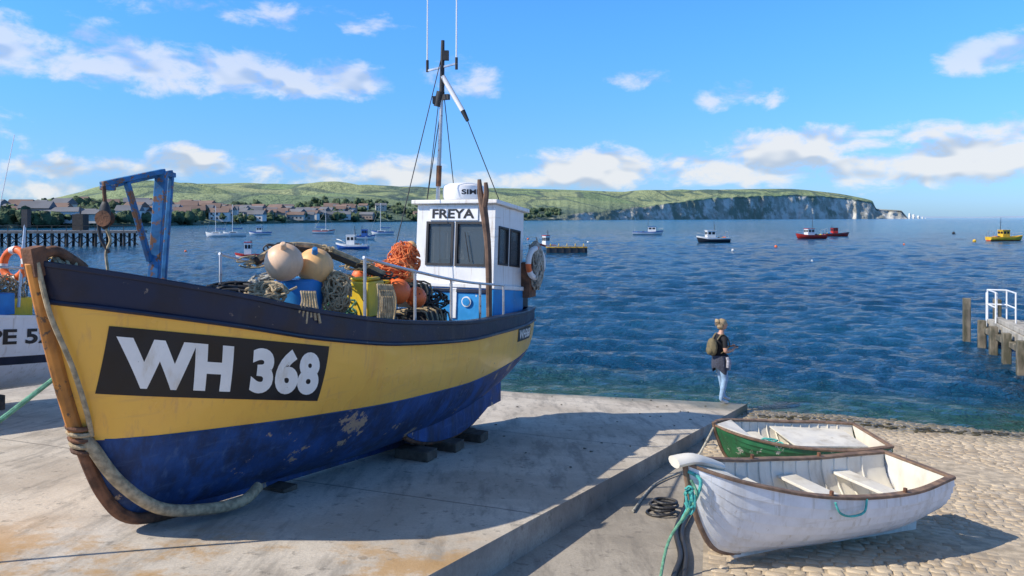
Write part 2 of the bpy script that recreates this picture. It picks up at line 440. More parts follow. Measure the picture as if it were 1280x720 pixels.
# ------------------------------------------------------------------ headland
fDs = curve([(-500, 260), (0, 300), (200, 400), (400, 640), (640, 1050), (850, 1700), (1090, 2600), (1140, 2700)])
fDr = curve([(-500, 900), (0, 1500), (260, 1900), (640, 2150), (850, 2350), (1090, 2800), (1140, 2830)])
fRy = curve([(-500, 256), (0, 254), (60, 249), (150, 237), (260, 230), (400, 231), (500, 235), (600, 235), (700, 237), (800, 240), (900, 237), (980, 236), (1040, 241), (1075, 247), (1090, 251), (1096, 261), (1126, 263), (1131, 268), (1135, 273)])
fCy = curve([(-500, 281), (0, 281), (400, 276), (600, 274), (660, 273), (700, 269), (760, 264), (800, 259), (850, 252), (900, 247), (1000, 244), (1050, 247), (1085, 252), (1092, 256), (1097, 262), (1126, 264), (1131, 268.5), (1135, 273)])
def terr(px, f):
    b = (px - 640) / 950; Ds = fDs(px) * (1 + .012 * noise.noise(V(px * .03, 0, 1)) + .006 * noise.noise(V(px * .15, 0, 1))); Dr = fDr(px); cy = fCy(px)
    if 680 < px < 1090: cy += 2.2 * noise.noise(V(px * .05, 0, 4)) + 1.2 * noise.noise(V(px * .17, 0, 4))
    zc = CZ + (272 - cy) / 950 * Ds; zr = CZ + (272 - fRy(px)) / 950 * Dr
    zc = max(zc, 1.5)
    D = Ds + (Dr - Ds) * f
    if f < 0: return V(b * Ds, Ds, 0)
    sh = f ** .85; z = zc + (zr - zc) * sh
    amp = min(abs(zr - zc), 60) * math.sin(math.pi * min(f, 1)) * .42
    z += amp * noise.noise(V(b * D * .004, D * .004, 2)) + amp * .3 * noise.noise(V(b * D * .013, D * .013, 2))
    return V(b * D, D, z)
m, nt, bs, oc = new_mat('headland')
at = nt.nodes.new('ShaderNodeAttribute'); at.attribute_name = 'cliff'; cl = at.outputs['Fac']
at2 = nt.nodes.new('ShaderNodeAttribute'); at2.attribute_name = 'low'; lowf = at2.outputs['Fac']
at3 = nt.nodes.new('ShaderNodeAttribute'); at3.attribute_name = 'bare'; baref = at3.outputs['Fac']
vo = nt.nodes.new('ShaderNodeTexVoronoi'); vo.inputs['Scale'].default_value = .0060; nt.links.new(mapping(nt, oc, (1, .7, 0)), vo.inputs['Vector'])
ve = nt.nodes.new('ShaderNodeTexVoronoi'); ve.feature = 'DISTANCE_TO_EDGE'; ve.inputs['Scale'].default_value = .0060; nt.links.new(mapping(nt, oc, (1, .7, 0)), ve.inputs['Vector'])
sx = nt.nodes.new('ShaderNodeSeparateColor'); nt.links.new(vo.outputs['Color'], sx.inputs[0])
g = mixc(nt, sx.outputs[0], (.20, .28, .075), (.42, .43, .16)); g = mixc(nt, mth(nt, 'MULTIPLY', sx.outputs[1], .4), g, (.15, .25, .08))
g = mixc(nt, rng_map(nt, tnoise(nt, oc, .006, 6, .65), .54, .61), g, (.07, .12, .05))
g = mixc(nt, mth(nt, 'MULTIPLY', rng_map(nt, ve.outputs[0], .04, .015), .75), g, (.05, .08, .04))
g = mixc(nt, mth(nt, 'MULTIPLY', rng_map(nt, tnoise(nt, oc, .03, 5, .7), .5, .6), .3), g, (.09, .14, .06))
g = mixc(nt, mth(nt, 'MULTIPLY', lowf, .7), g, (.06, .095, .045))
cn_ = tnoise(nt, mapping(nt, oc, (1, .4, 1.1)), .022, 7, .7)
chk = mixc(nt, rng_map(nt, cn_, .40, .58), (.74, .71, .62), (.36, .34, .25))
veg = mth(nt, 'ADD', tnoise(nt, mapping(nt, oc, (1, .4, .9), loc=(3, 3, 3)), .014, 7, .7), mth(nt, 'MULTIPLY', baref, -.14))
chk = mixc(nt, mth(nt, 'MULTIPLY', rng_map(nt, veg, .43, .52), .88), chk, (.14, .17, .08))
c = mixc(nt, cl, g, chk); c = mixc(nt, .15, c, (.38, .50, .64))  # last mix paints pale blue distance haze into the land colour
nt.links.new(c, bs.inputs['Base Color']); bs.inputs['Roughness'].default_value = .95; bs.inputs['Specular IOR Level'].default_value = .1
bump(nt, bs, tnoise(nt, oc, .05, 5, .7), 1.0, 10)
m_land = m
cols = list(np.arange(-500, 560, 4)) + list(np.arange(560, 1136, 1.0))
vs = []; cf = []; lf = []; bf = []; cliffN = 9
for px in cols:
    base = terr(px, -1); top = terr(px, 0); rowp = []
    bk = .008 + .022 * min(max((px - 600) / 80, 0), 1)
    for k in range(cliffN + 1):
        q = k / cliffN; jit = 1 + (.006 * noise.noise(V(px * .10, q * 3, 5)) + .003 * noise.noise(V(px * .22, q * 5, 5))) * (1 if 0 < k else 0)
        p = V(base.x * (jit + bk * q), base.y * (jit + bk * q), -2 + (top.z + 2) * q); rowp.append((p, 1.0 if k < cliffN else .6))
    for f in np.linspace(.012, 1, 46):
        p = terr(px, f); ex = bk * (1 - f) * .9; rowp.append((V(p.x * (1 + ex), p.y * (1 + ex), p.z), 0.0))
    r = terr(px, 1); rowp.append((V(r.x * 1.05, r.y * 1.05, r.z * .6), 0)); rowp.append((V(r.x * 1.1, r.y * 1.1, -5), 0))
    w = min(max((px - 650) / 80, 0), 1)
    for i, (p, c_) in enumerate(rowp):
        vs.append(p); cf.append(c_ * w if px < 1092 else (1.0 if i < 30 else 0.3)); lf.append(max(0, 1 - (i - cliffN) / 12) if px < 800 else 0); bf.append(min(max((px - 860) / 220, 0), 1))
m = len(rowp)
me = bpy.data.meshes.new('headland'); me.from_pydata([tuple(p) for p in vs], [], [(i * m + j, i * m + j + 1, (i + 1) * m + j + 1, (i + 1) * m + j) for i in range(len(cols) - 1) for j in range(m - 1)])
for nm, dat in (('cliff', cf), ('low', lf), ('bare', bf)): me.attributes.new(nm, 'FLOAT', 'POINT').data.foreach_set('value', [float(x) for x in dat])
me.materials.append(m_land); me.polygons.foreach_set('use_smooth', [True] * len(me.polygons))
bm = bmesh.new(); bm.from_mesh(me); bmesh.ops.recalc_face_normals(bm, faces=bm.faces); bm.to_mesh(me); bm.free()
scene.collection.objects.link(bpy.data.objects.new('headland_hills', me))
m_chalk = M('chalk', (.76, .76, .72), .95, var=.15, scale=.05, bs_=.8, bscale=.1, bd=4)
mb = MB()
for px, wpx, hpx in ((1137, 3, 8), (1142, 4, 6.5), (1148, 3.5, 5), (1153, 2, 3.5), (1157, 1.2, 2)):
    D = 2720; x = (px - 640) / 950 * D; w = wpx / 950 * D; h = hpx / 950 * D
    mb.lathe((x, D, -3), [(w * .5, 0), (w * .45, h * .3), (w * .48, h * .7), (w * .38, h * .95), (w * .2, h)], m_chalk, 9)
mb.build('sea_stack_rocks')
m_far = M('far_coast', (.30, .40, .52), 1, var=.05, scale=.001, bs_=0)  # bluish tone is air haze painted into the coast colour
mb = MB(); vs = []
for i in range(60):
    x = 9000 + i * 260; h = 55 * (max(math.sin(i / 59 * math.pi), 0) ** .4) * (.7 + .5 * noise.noise(V(i * .15, 0, 0)))
    vs += [V(x, 19000, -5), V(x, 19200, 5 + h), V(x, 20200, -5)]
mb.add(vs, [(i * 3 + j, i * 3 + j + 1, i * 3 + j + 4, i * 3 + j + 3) for i in range(59) for j in range(2)], m_far); mb.build('distant_coast')

m_wall = [M('house_wall_a', (.52, .50, .45), .9, scale=.1, bs_=0), M('house_wall_b', (.68, .68, .66), .9, scale=.1, bs_=0), M('house_wall_c', (.34, .26, .21), .9, scale=.1, bs_=0)]
m_roof = [M('house_roof_a', (.20, .14, .115), .9, scale=.1, bs_=0), M('house_roof_b', (.16, .17, .19), .9, scale=.1, bs_=0)]
m_win = M('dark_window', (.05, .06, .075), .2, bs_=0)
mb = MB()
for _ in range(150):
    px = random.uniform(-150, 640) if random.random() < .3 else random.uniform(170, 440); f = random.uniform(.006, .075); p = terr(px, f)
    if px > 480: f *= .6; p = terr(px, f)
    w = random.uniform(7, 14); d = random.uniform(6, 9); h = random.uniform(3.5, 6.5); a = random.uniform(-.5, .5)
    ax = (V(math.cos(a), math.sin(a), 0), V(-math.sin(a), math.cos(a), 0), V(0, 0, 1)); wm = random.choice(m_wall); rm = random.choice(m_roof)
    c = p + V(0, 0, h / 2 - 1); mb.box(c, (w, d, h), wm, ax); t = p + V(0, 0, h - 1); A, B = ax[0] * (w / 2 + .4), ax[1] * (d / 2 + .5); rr = V(0, 0, d * .36)
    mb.add([t - A - B, t + A - B, t + A + B, t - A + B, t - A + rr, t + A + rr], [(0, 1, 5, 4), (2, 3, 4, 5), (0, 4, 3), (1, 2, 5)], rm)
    for fl in range(2 if h > 5.5 else 1):
        for k in range(int(w // 3.2)):
            mb.box(c + ax[0] * (-w / 2 + 1.7 + k * 3.1) - ax[1] * (d / 2) + V(0, 0, -h / 2 + 2.2 + fl * 2.7), (1.3, .1, 1.3), m_win, ax)
mb.build('distant_town', smooth=0)
g = group('seafront_pavilion', terr(100, .004)); p = terr(100, .004) + V(0, -12, 0); mb = MB()
mb.box(p + V(0, 0, 2.2), (17, 8, 5), m_wall[1]); mb.box(p + V(-11, 0, 1.5), (8, 7, 3.6), m_wall[1]); mb.box(p + V(13, 0, 1.7), (11, 7, 4), m_wall[0])
for cx, w in ((0, 17), (-11, 8), (13, 11)):
    t = p + V(cx, 0, 4.72 if cx == 0 else 3.4 if cx < 0 else 3.72); mb.add([t + V(-w / 2 - .3, -4.6, 0), t + V(w / 2 + .3, -4.6, 0), t + V(w / 2 + .3, 4.6, 0), t + V(-w / 2 - .3, 4.6, 0), t + V(-w / 2 + 2, 0, 2), t + V(w / 2 - 2, 0, 2)], [(0, 1, 5, 4), (2, 3, 4, 5), (0, 4, 3), (1, 2, 5)], m_roof[1])
mb.build('walls_and_roof', g, smooth=0)
mb = MB()
for k in range(8): mb.box(p + V(-7.2 + k * 2.05, -4.03, 2.3), (1.2, .1, 2), m_win)
mb.build('windows', g, smooth=0)
m_tree = M('foliage_far', (.075, .115, .055), .95, var=.5, scale=.25, bs_=1, bscale=.8, bd=1.5)
mb = MB()
for _ in range(560):
    px = random.uniform(-200, 700); f = random.random() ** 1.4 * .13; p = terr(px, f); r = random.uniform(2.2, 4.6)
    for _ in range(3):
        q = p + V(random.uniform(-r, r), random.uniform(-r, r), r * .5 + random.uniform(-1, 1.2)); mb.ball(q, (r * random.uniform(.5, 1), r * .8, r * random.uniform(.5, .9)), m_tree, 8, .35)
mb.build('distant_trees', smooth=60)

# ------------------------------------------------------------------ distant pier
m_pile = M('dark_pile', (.05, .045, .04), .85, var=.4)
m_deckw = M('pier_deck', (.20, .18, .16), .9, var=.3)
g = group('timber_pier', (-65, 112, 0)); mb = MB(); mb2 = MB()
P0 = V(-86, 112, 0); P1 = V(-56.5, 116, 0); dr = (P1 - P0).normalized(); nr = V(-dr.y, dr.x, 0)
mb2.beam(P0 + V(0, 0, 2.15), P1 + V(0, 0, 2.15), 5, .35, m_deckw); mb2.beam(P0 + V(0, 0, 3.1) - nr * 2.4, P1 + V(0, 0, 3.1) - nr * 2.4, .08, .08, m_pile)
k = 0; L = (P1 - P0).length
while k < L:
    for o in (-2.2, 0, 2.2):
        q = P0 + dr * k + nr * o; mb.cyl(q - V(0, 0, 1), q + V(0, 0, 2), .2, .2, m_pile, 8)
    q = P0 + dr * k - nr * 2.2; mb.beam(q + V(0, 0, .2), q + dr * 2 + V(0, 0, 1.8), .12, .12, m_pile); mb.beam(q + V(0, 0, 1.8), q + dr * 2 + V(0, 0, .2), .12, .12, m_pile)
    mb2.beam(P0 + dr * k - nr * 2.4 + V(0, 0, 2.3), P0 + dr * k - nr * 2.4 + V(0, 0, 3.1), .07, .07, m_pile); k += 2
q = P0 + dr * 21; mb2.box(q + V(0, 0, 3.6), (1.6, 1.6, 2.4), m_pile); mb2.cyl(q + V(0, 0, 4.8), q + V(0, 0, 6.4), .06, .04, m_pile)
mb.build('piles', g); mb2.build('deck', g)

# ------------------------------------------------------------------ fishing boat
m_yel = M('yellow_paint', (1.0, .53, .085), .34, var=.04, scale=1.5, dirt=(.80, .36, .07), dlo=.52, dhi=.80, chip=(.36, .20, .09), clo=.665, cs=6, bs_=.35, bscale=7, bd=.012, coat=.25, streak=(.74, .38, .11))
m_navy = M('navy_paint', (.009, .014, .036), .45, var=.35, dirt=(.07, .07, .075), dlo=.55, dhi=.9, chip=(.22, .17, .13), clo=.66, cs=12, bs_=.3, bscale=18, bd=.01)
m_blue = M('antifoul_blue', (.014, .060, .20), .6, var=.4, scale=2, dirt=(.018, .028, .06), dlo=.42, dhi=.66, chip=(.42, .30, .20), clo=.605, cs=2.4, bs_=.6, bscale=14, bd=.014, streak=(.07, .13, .26))
m_or = M('stem_orange', (.55, .22, .04), .6, var=.3, dirt=(.22, .09, .03), dlo=.42, dhi=.6, chip=(.12, .07, .04), clo=.58)
m_white = M('white_paint', (.80, .80, .78), .45, var=.05, dirt=(.55, .50, .42), dlo=.58, dhi=.9, bs_=.3, bscale=25, bd=.006, streak=(.5, .42, .33))
m_letter = M('letter_white', (.87, .85, .79), .5, var=.06, dirt=(.60, .50, .34), dlo=.52, dhi=.75, chip=(.3, .25, .18), clo=.66, cs=10)
m_black = M('black_paint', (.012, .012, .014), .5, var=.3, chip=(.3, .24, .15), clo=.70, cs=12)
m_deck = M('deck_grey', (.22, .24, .26), .8, var=.3, dirt=(.1, .09, .08))
m_rust = M('rusty_iron', (.16, .075, .04), .85, var=.5, scale=8, bs_=.7, bscale=50, bd=.01)
m_wood = M('old_wood', (.15, .09, .06), .85, var=.4, scale=7, bs_=.5, bscale=40, bd=.006, streak=(.3, .2, .13))
m_block = M('timber_block', (.10, .075, .055), .9, var=.4, scale=8, bs_=.6, bscale=30, bd=.01)
m_rope = M('rope_tan', (.42, .33, .20), .95, var=.35, scale=18, bs_=1, bscale=120, bd=.006)
m_ropeg = M('rope_green', (.14, .34, .22), .9, var=.35, scale=22, bs_=1, bscale=120, bd=.006)
m_ropet = M('rope_teal', (.08, .42, .38), .9, var=.25, scale=22, bs_=1, bscale=120, bd=.005)
m_ropew = M('rope_grey', (.40, .38, .32), .95, var=.4, scale=18, bs_=1, bscale=120, bd=.006)
m_peach = M('buoy_peach', (.86, .57, .36), .5, var=.12, scale=4, dirt=(.55, .34, .2), dlo=.45, dhi=.8, bs_=.2, streak=(.65, .44, .3))
m_peach2 = M('buoy_orange_pale', (.88, .50, .20), .5, var=.12, scale=4, dirt=(.55, .32, .14), dlo=.45, dhi=.8, streak=(.65, .38, .2))
m_orange = M('orange_plastic', (.88, .17, .04), .45, var=.15, scale=5, dirt=(.55, .14, .05))
m_netor = M('orange_net', (.85, .20, .06), .85, var=.4, scale=14)
m_yplast = M('yellow_plastic', (.82, .55, .03), .45, var=.12, dirt=(.4, .28, .08), dlo=.42, dhi=.7)
m_bplast = M('blue_plastic', (.02, .20, .50), .45, var=.2, dirt=(.03, .1, .22))
m_cblue = M('cabin_blue', (.02, .26, .60), .5, var=.18, dirt=(.02, .13, .30), chip=(.7, .7, .7), clo=.66, bs_=.3, bscale=22, bd=.008)
m_gblue = M('gantry_blue', (.025, .16, .36), .6, var=.35, scale=7, chip=(.22, .11, .06), clo=.54, cs=9)
m_steel = M('galvanised', (.50, .51, .52), .4, metal=.6, var=.2, chip=(.28, .14, .08), clo=.60, cs=14)
m_radome = M('radome_white', (.82, .82, .81), .3, var=.03, bs_=0)
m_dark = M('dark_gear', (.03, .03, .032), .6, var=.4)
mg, nt, bs, oc = new_mat('cabin_glass'); bs.inputs['Base Color'].default_value = (.012, .016, .02, 1); bs.inputs['Roughness'].default_value = .06
m_glass = mg

A = V(.407, .914, 0).normalized(); Pp = V(A.y, -A.x, 0)
def FB(t, y, h):
    return V(-3.7 + A.x * t + Pp.x * y, 5.9 + A.y * t + Pp.y * y, CZ - 2.65 - .1118 * t + h)
fb = Hull(8.6, [(0, .0), (.06, .12), (.2, .25), (.45, .43), (.8, .62), (1.3, .82), (2.2, 1.02), (3.5, 1.13), (5, 1.13), (6.5, 1.03), (7.5, .90), (8.6, .66)],
          [(0, 2.27), (1.3, 2.08), (2.2, 1.94), (3.5, 1.83), (5, 1.80), (6.5, 1.86), (8, 1.93), (8.6, 1.98)],
          [(0, 2.26), (.1, 1.85), (.23, 1.35), (.37, .9), (.6, .38), (.9, .12), (1.5, .06), (4.5, .12), (6, .24), (7.3, .5), (8.6, .85)],
          [(0, 1.35), (1, 1.45), (2.5, 2.1), (4, 2.6), (8.6, 2.5)], [(0, .95), (1, .9), (2.5, .72), (4, .6), (8.6, .62)], FB)
wl = curve([(0, .86), (.5, .86), (2.5, .90), (5.3, .98), (7, 1.12), (8.6, 1.27)])
bandb = lambda t: fb.HS(t) - (.26 - .01 * t)
g = group('fishing_boat', (-2, 9.8, CZ - 3.6))
mb = MB(); fb.skin(mb, [(wl, m_blue), (bandb, m_yel), (fb.HS, m_navy)], [14, 12, 3], 80); mb.build('hull', g, merge=True, smooth=50)
mb = MB(); fb.cap(mb, m_navy, .11, .05, 60); mb.build('cap_rail', g, bevel=.01)
mb = MB(); fb.inner(mb, m_navy, lambda t: fb.HS(t) - .42, .35, m_deck, n=60); mb.build('bulwark_and_deck', g)
mb = MB()
for side in (1, -1):
    mb.tube([fb.pt(t, bandb(t), side, .012) for t in np.linspace(.05, 8.6, 40)], .022, m_navy, 8, 2)
    mb.tube([fb.pt(t, wl(t) + .0, side, .004) for t in np.linspace(.5, 8.6, 40)], .010, m_blue, 6, 2)
mb.build('rubbing_strakes', g)
mb = MB()
hs = [(0, 2.30), (.1, 1.85), (.23, 1.35), (.37, .9)]
mb.tube([FB(t - .02, 0, h) for t, h in hs], .055, m_or, 8, 8, sq=(1, 1.1))
mb.tube([FB(t - .02, 0, h) for t, h in [(.365, .92), (.6, .38), (.9, .10), (1.5, .03)]], .055, m_rust, 8, 8)
mb.beam(FB(.02, 0, 2.2), FB(-.02, 0, 2.42), .13, .12, m_rust); mb.tube([FB(.02, 0, 2.34), FB(.12, .05, 2.40), FB(.3, .05, 2.32), FB(.4, 0, 2.28)], .045, m_rust)
mb.build('stem_post', g, bevel=.006)
mb = MB()
kt = np.linspace(1.2, 8.1, 30); vs = []
for t in kt:
    hb = .03 if t < 7.4 else .03 + (t - 7.4) * .4
    for y_, h_ in ((-.05, hb), (.05, hb), (.05, fb.HK(t) + .06), (-.05, fb.HK(t) + .06)): vs.append(FB(t, y_, h_))
mb.add(vs, [(i * 4 + j, i * 4 + (j + 1) % 4, i * 4 + 4 + (j + 1) % 4, i * 4 + 4 + j) for i in range(29) for j in range(4)] + [(0, 1, 2, 3), (116, 117, 118, 119)], m_blue)
arch = lambda t: max(math.sin((t - 4.3) / 2.4 * math.pi), 0.0) ** .35
for sd in (1, -1):
    vs = []; T = np.linspace(4.3, 6.7, 14)
    for t in T:
        top = .62; bot = top - .47 * max(arch(t), .05)
        for dy, h_ in ((.48, bot), (.60, bot), (.60, top), (.45, top)): vs.append(FB(t, sd * dy, h_))
    mb.add(vs, [(i * 4 + j, i * 4 + (j + 1) % 4, i * 4 + 4 + (j + 1) % 4, i * 4 + 4 + j) for i in range(13) for j in range(4)] + [(0, 1, 2, 3), (52, 53, 54, 55)], m_blue)
    mb.tube([FB(t, sd * .54, .15 + .47 * (1 - arch(t))) for t in T[1:-1]], .045, m_rust, 8, 2)
mb.tube([FB(7.6, 0, .6), FB(8.0, 0, .5)], .04, m_rust); mb.box(FB(8.3, 0, .65), (.5, .05, .75), m_blue, (A, Pp, V(0, 0, 1)))
mb.build('keel_and_bilge_keels', g, bevel=.008)
def panel(u, v, off):
    t = .385 + 1.93 * u; h0 = 1.26 - .20 * u; h1 = 1.82 - .20 * u; h = h0 + (h1 - h0) * v
    return fb.pt(t, h, 1, off)
mb = MB(); nu, nv_ = 40, 8
mb.add([panel(i / nu, j / nv_, .006) for i in range(nu + 1) for j in range(nv_ + 1)], [(i * (nv_ + 1) + j, i * (nv_ + 1) + j + 1, (i + 1) * (nv_ + 1) + j + 1, (i + 1) * (nv_ + 1) + j) for i in range(nu) for j in range(nv_)], m_black)
mb.add(*text_faces('WH 368', lambda u, v: panel(.040 + .92 * u - .032 * (v - .5), .11 + .78 * v, .011), bold=.058, cut=24, space=1.08), m_letter)
def panel2(u, v, off):
    return fb.pt(7.25 + .95 * u, 1.47 + .22 * v + .03 * u, 1, off)
mb.add([panel2(i / 8, j / 3, .006) for i in range(9) for j in range(4)], [(i * 4 + j, i * 4 + j + 1, i * 4 + 5 + j, i * 4 + 4 + j) for i in range(8) for j in range(3)], m_black)
mb.add(*text_faces('WH368', lambda u, v: panel2(.06 + .88 * u, .15 + .7 * v, .011), bold=.03, cut=8), m_letter)
mb.build('registration_lettering', g, smooth=0)
LEAN = .07; YS = -.13
def WH(t, y, h): return FB(t + LEAN * (h - 1.9), y + YS, h)
def whbox(mb, t0, t1, y0, y1, h0, h1, mat):
    mb.hexa([WH(t0, y0, h0), WH(t1, y0, h0), WH(t1, y1, h0), WH(t0, y1, h0), WH(t0, y0, h1), WH(t1, y0, h1), WH(t1, y1, h1), WH(t0, y1, h1)], mat)
w0, w1, wy = 7.0, 8.15, .72
mb = MB()
def wall_front(t0, t1, wins, hb, ht, sill, head):
    whbox(mb, t0, t1, -wy, wy, hb, sill, m_white); whbox(mb, t0, t1, -wy, wy, head, ht, m_white)
    ys = [-wy] + [q for w_ in wins for q in w_] + [wy]
    for i in range(0, len(ys), 2): whbox(mb, t0, t1, ys[i], ys[i + 1], sill, head, m_white)
def wall_side(y0, y1, wins, hb, ht, sill, head, ta, tb):
    whbox(mb, ta, tb, y0, y1, hb, sill, m_white); whbox(mb, ta, tb, y0, y1, head, ht, m_white)
    ts = [ta] + [q for w_ in wins for q in w_] + [tb]
    for i in range(0, len(ts), 2): whbox(mb, ts[i], ts[i + 1], y0, y1, sill, head, m_white)
fw = [(-.50, -.05), (.05, .56)]; sw = [(7.17, 7.5), (7.62, 7.98)]
wall_front(w0, w0 + .05, fw, 2.34, 3.66, 2.68, 3.35); wall_front(w1 - .05, w1, [(-.4, .2)], 2.34, 3.66, 2.70, 3.33)
for y0, y1 in ((wy - .05, wy), (-wy, -wy + .05)): wall_side(y0, y1, sw, 2.34, 3.66, 2.72, 3.30, w0 + .05, w1 - .05)
mb.build('wheelhouse_walls', g)
mb = MB(); whbox(mb, w0 - .03, w1 + .02, -wy - .03, wy + .03, 1.45, 2.32, m_cblue)
whbox(mb, 7.35, 7.5, -.5, .1, 2.34, 2.78, m_deck)
mb.build('wheelhouse_base', g, bevel=.02)
mb = MB(); whbox(mb, w0 - .1, w1 + .1, -wy - .07, wy + .07, 3.665, 3.73, m_white); whbox(mb, w0 - .05, w1 + .05, -wy - .05, wy + .05, 2.30, 2.37, m_white)
whbox(mb, w0 - .055, w0 - .033, .0, .1, 1.8, 2.29, m_white); whbox(mb, w0 - .055, w0 - .033, -.5, -.42, 1.8, 2.29, m_navy)
whbox(mb, w0 - .055, w0 - .034, -.35, .62, 2.22, 2.285, m_navy)
mb.build('roof_and_trim', g, bevel=.015)
mgl, nt, bs, oc = new_mat('window_glass'); bs.inputs['Base Color'].default_value = (.10, .12, .13, 1); bs.inputs['Roughness'].default_value = .03; bs.inputs['Alpha'].default_value = .55
mb = MB()
for (a, b) in fw:
    whbox(mb, w0 + .02, w0 + .026, a, b, 2.68, 3.35, mgl)
    for (y0, y1, h0, h1) in ((a - .03, a + .01, 2.65, 3.38), (b - .01, b + .03, 2.65, 3.38), (a + .01, b - .01, 2.65, 2.69), (a + .01, b - .01, 3.34, 3.38)):
        whbox(mb, w0 - .02, w0 + .03, y0, y1, h0, h1, m_dark)
whbox(mb, w1 - .028, w1 - .022, -.4, .2, 2.7, 3.33, mgl)
for (a, b) in sw:
    for sd in (1, -1):
        y0, y1 = (wy - .026, wy - .02) if sd > 0 else (-wy + .02, -wy + .026); whbox(mb, a, b, y0, y1, 2.72, 3.3, mgl)
        y0, y1 = (wy - .03, wy + .018) if sd > 0 else (-wy - .018, -wy + .03)
        for (t0, t1, h0, h1) in ((a - .025, a + .005, 2.695, 3.325), (b - .005, b + .025, 2.695, 3.325), (a + .005, b - .005, 2.695, 2.725), (a + .005, b - .005, 3.295, 3.325)): whbox(mb, t0, t1, y0, y1, h0, h1, m_dark)
mb.tube([WH(w0 - .03, .3, 2.72), WH(w0 - .03, .2, 3.2)], .008, m_dark, 6, sm=False)
mb.build('wheelhouse_windows', g)
mb = MB(); whbox(mb, w0 - .022, w0 - .004, -.47, .42, 3.40, 3.62, m_radome)
mb.add(*text_faces('FREYA', lambda u, v: WH(w0 - .027, -.42 + .78 * u, 3.43 + .155 * v), bold=.03, cut=2), m_black)
mb.lathe(WH(w0 - .045, .28, 2.08), [(.0, 0), (.085, .0), (.085, .02), (.0, .025)], m_white, 20, up=-A); mb.lathe(WH(w0 - .055, .28, 2.08), [(.0, 0), (.065, .0), (.065, .02), (.0, .025)], m_cblue, 20, up=-A)
mb.build('name_board', g, smooth=30)
mb = MB(); c = WH(7.5, -.12, 3.73)
mb.lathe(c, [(.22, 0), (.22, .07), (.34, .08), (.355, .12), (.355, .26), (.34, .31), (.27, .35), (.1, .37), (0, .37)], m_radome, 32)
def dometext(u, v):
    a = math.radians(-92 + 62 * u); return c + V(math.cos(a) * .358, math.sin(a) * .358, .16 + .085 * v)
mb.add(*text_faces('SIMR', dometext, bold=.03, cut=3), m_black); mb.build('radar_dome', g)
mb = MB(); B = lambda y, h, t=7.35: FB(t, y, h)
mb.cyl(B(-.60, 3.7), B(-.52, 5.55), .035, .03, m_steel); mb.cyl(B(-.52, 5.55), B(-.50, 6.46), .045, .03, m_dark, 12)
mb.cyl(B(-.585, 4.0), B(-.57, 4.35), .045, .045, m_rust, 12)
mb.beam(B(-.80, 5.97), B(-.22, 6.05), .03, .03, m_steel); mb.beam(B(-.62, 5.5), B(-.38, 5.5), .07, .09, m_dark); mb.box(B(-.62, 5.46), (.13, .13, .12), m_dark); mb.box(B(-.44, 6.2), (.1, .08, .16), m_dark)
mb.cyl(B(-.80, 5.95), B(-.80, 6.15), .025, .025, m_dark, 10); mb.cyl(B(-.24, 5.95), B(-.24, 6.15), .025, .025, m_dark, 10)
mb.cyl(B(-.80, 6.1), B(-.79, 8.3), .014, .008, m_radome, 8); mb.cyl(B(-.24, 6.1), B(-.23, 8.3), .014, .008, m_radome, 8)
mb.cyl(B(-.50, 5.85), B(-.12, 5.25), .045, .04, m_radome, 12); mb.cyl(B(-.12, 5.25), B(-.03, 5.08), .042, .03, m_dark, 12)
mb.cyl(B(-.54, 5.6), B(-.6, 5.35), .07, .07, m_dark, 12)
for a, b in ((B(-.03, 5.08), B(.55, 3.75)), (B(-.52, 6.2), FB(6.1, -.9, 1.95)), (B(-.52, 5.9), FB(8.4, -.6, 2.0)), (B(-.52, 5.4), B(-.80, 3.8)), (B(-.5, 6.0), FB(7.1, -.9, 2.0))):
    mb.cyl(a, b, .008, .008, m_dark, 6)
mb.build('mast_and_aerials', g)
mb = MB()
mb.tube([FB(6.62, .72, 1.8), FB(6.62, .70, 2.9), FB(6.62, .62, 3.55)], [.045, .05, .065], m_wood, 8)
mb.tube([FB(6.62, .62, 3.5), FB(6.62, .57, 3.75), FB(6.62, .55, 3.98)], [.06, .05, .03], m_wood, 8); mb.tube([FB(6.62, .62, 3.5), FB(6.62, .67, 3.75), FB(6.62, .66, 3.93)], [.055, .045, .03], m_wood, 8)
mb.build('wooden_pole', g)
mb = MB(); pb = FB(1.75, -.80, 1.75); ptp = FB(1.80, -.70, 3.33); po = FB(1.05, -.62, 3.08); dq = V(.02, .18, 0)
mb.beam(pb, ptp, .08, .11, m_gblue); mb.beam(po, ptp + V(.02, 0, 0), .06, .05, m_gblue); mb.beam(po + dq, ptp + dq, .05, .045, m_gblue)
mb.beam(FB(1.35, -.66, 3.15), FB(1.72, -.78, 2.4), .05, .055, m_gblue); mb.beam(ptp + V(0, 0, -.03), ptp + dq + V(0, .05, -.03), .06, .05, m_gblue); mb.beam(po + V(0, 0, -.03), po + dq + V(0, 0, -.03), .05, .05, m_gblue); mb.beam(ptp + dq, pb + dq, .05, .05, m_gblue)
mb.build('hauler_gantry', g, bevel=.008)
mb = MB(); c = po + V(.02, 0, -.02)
mb.tube([c, c + V(.01, 0, -.14)], .018, m_rust); mb.ball(c + V(.01, 0, -.27), (.055, .04, .14), m_dark, 14); mb.lathe(c + V(.01, -.04, -.30), [(.0, 0), (.075, 0), (.05, .04), (.075, .08), (0, .08)], m_rust, 20, up=(0, 1, 0))
mb.tube([c + V(.0, 0, -.36), c + V(.06, 0, -.5), c + V(.02, 0, -.65), c + V(.07, .02, -1.0)], .013, m_rope, 6); mb.tube([c + V(-.06, 0, -.25), c + V(-.03, 0, -.48), c + V(.05, 0, -.62)], .016, m_dark, 6)
mb.build('hauler_block', g)
mb = MB(); T = np.linspace(2.9, 6.7, 9)
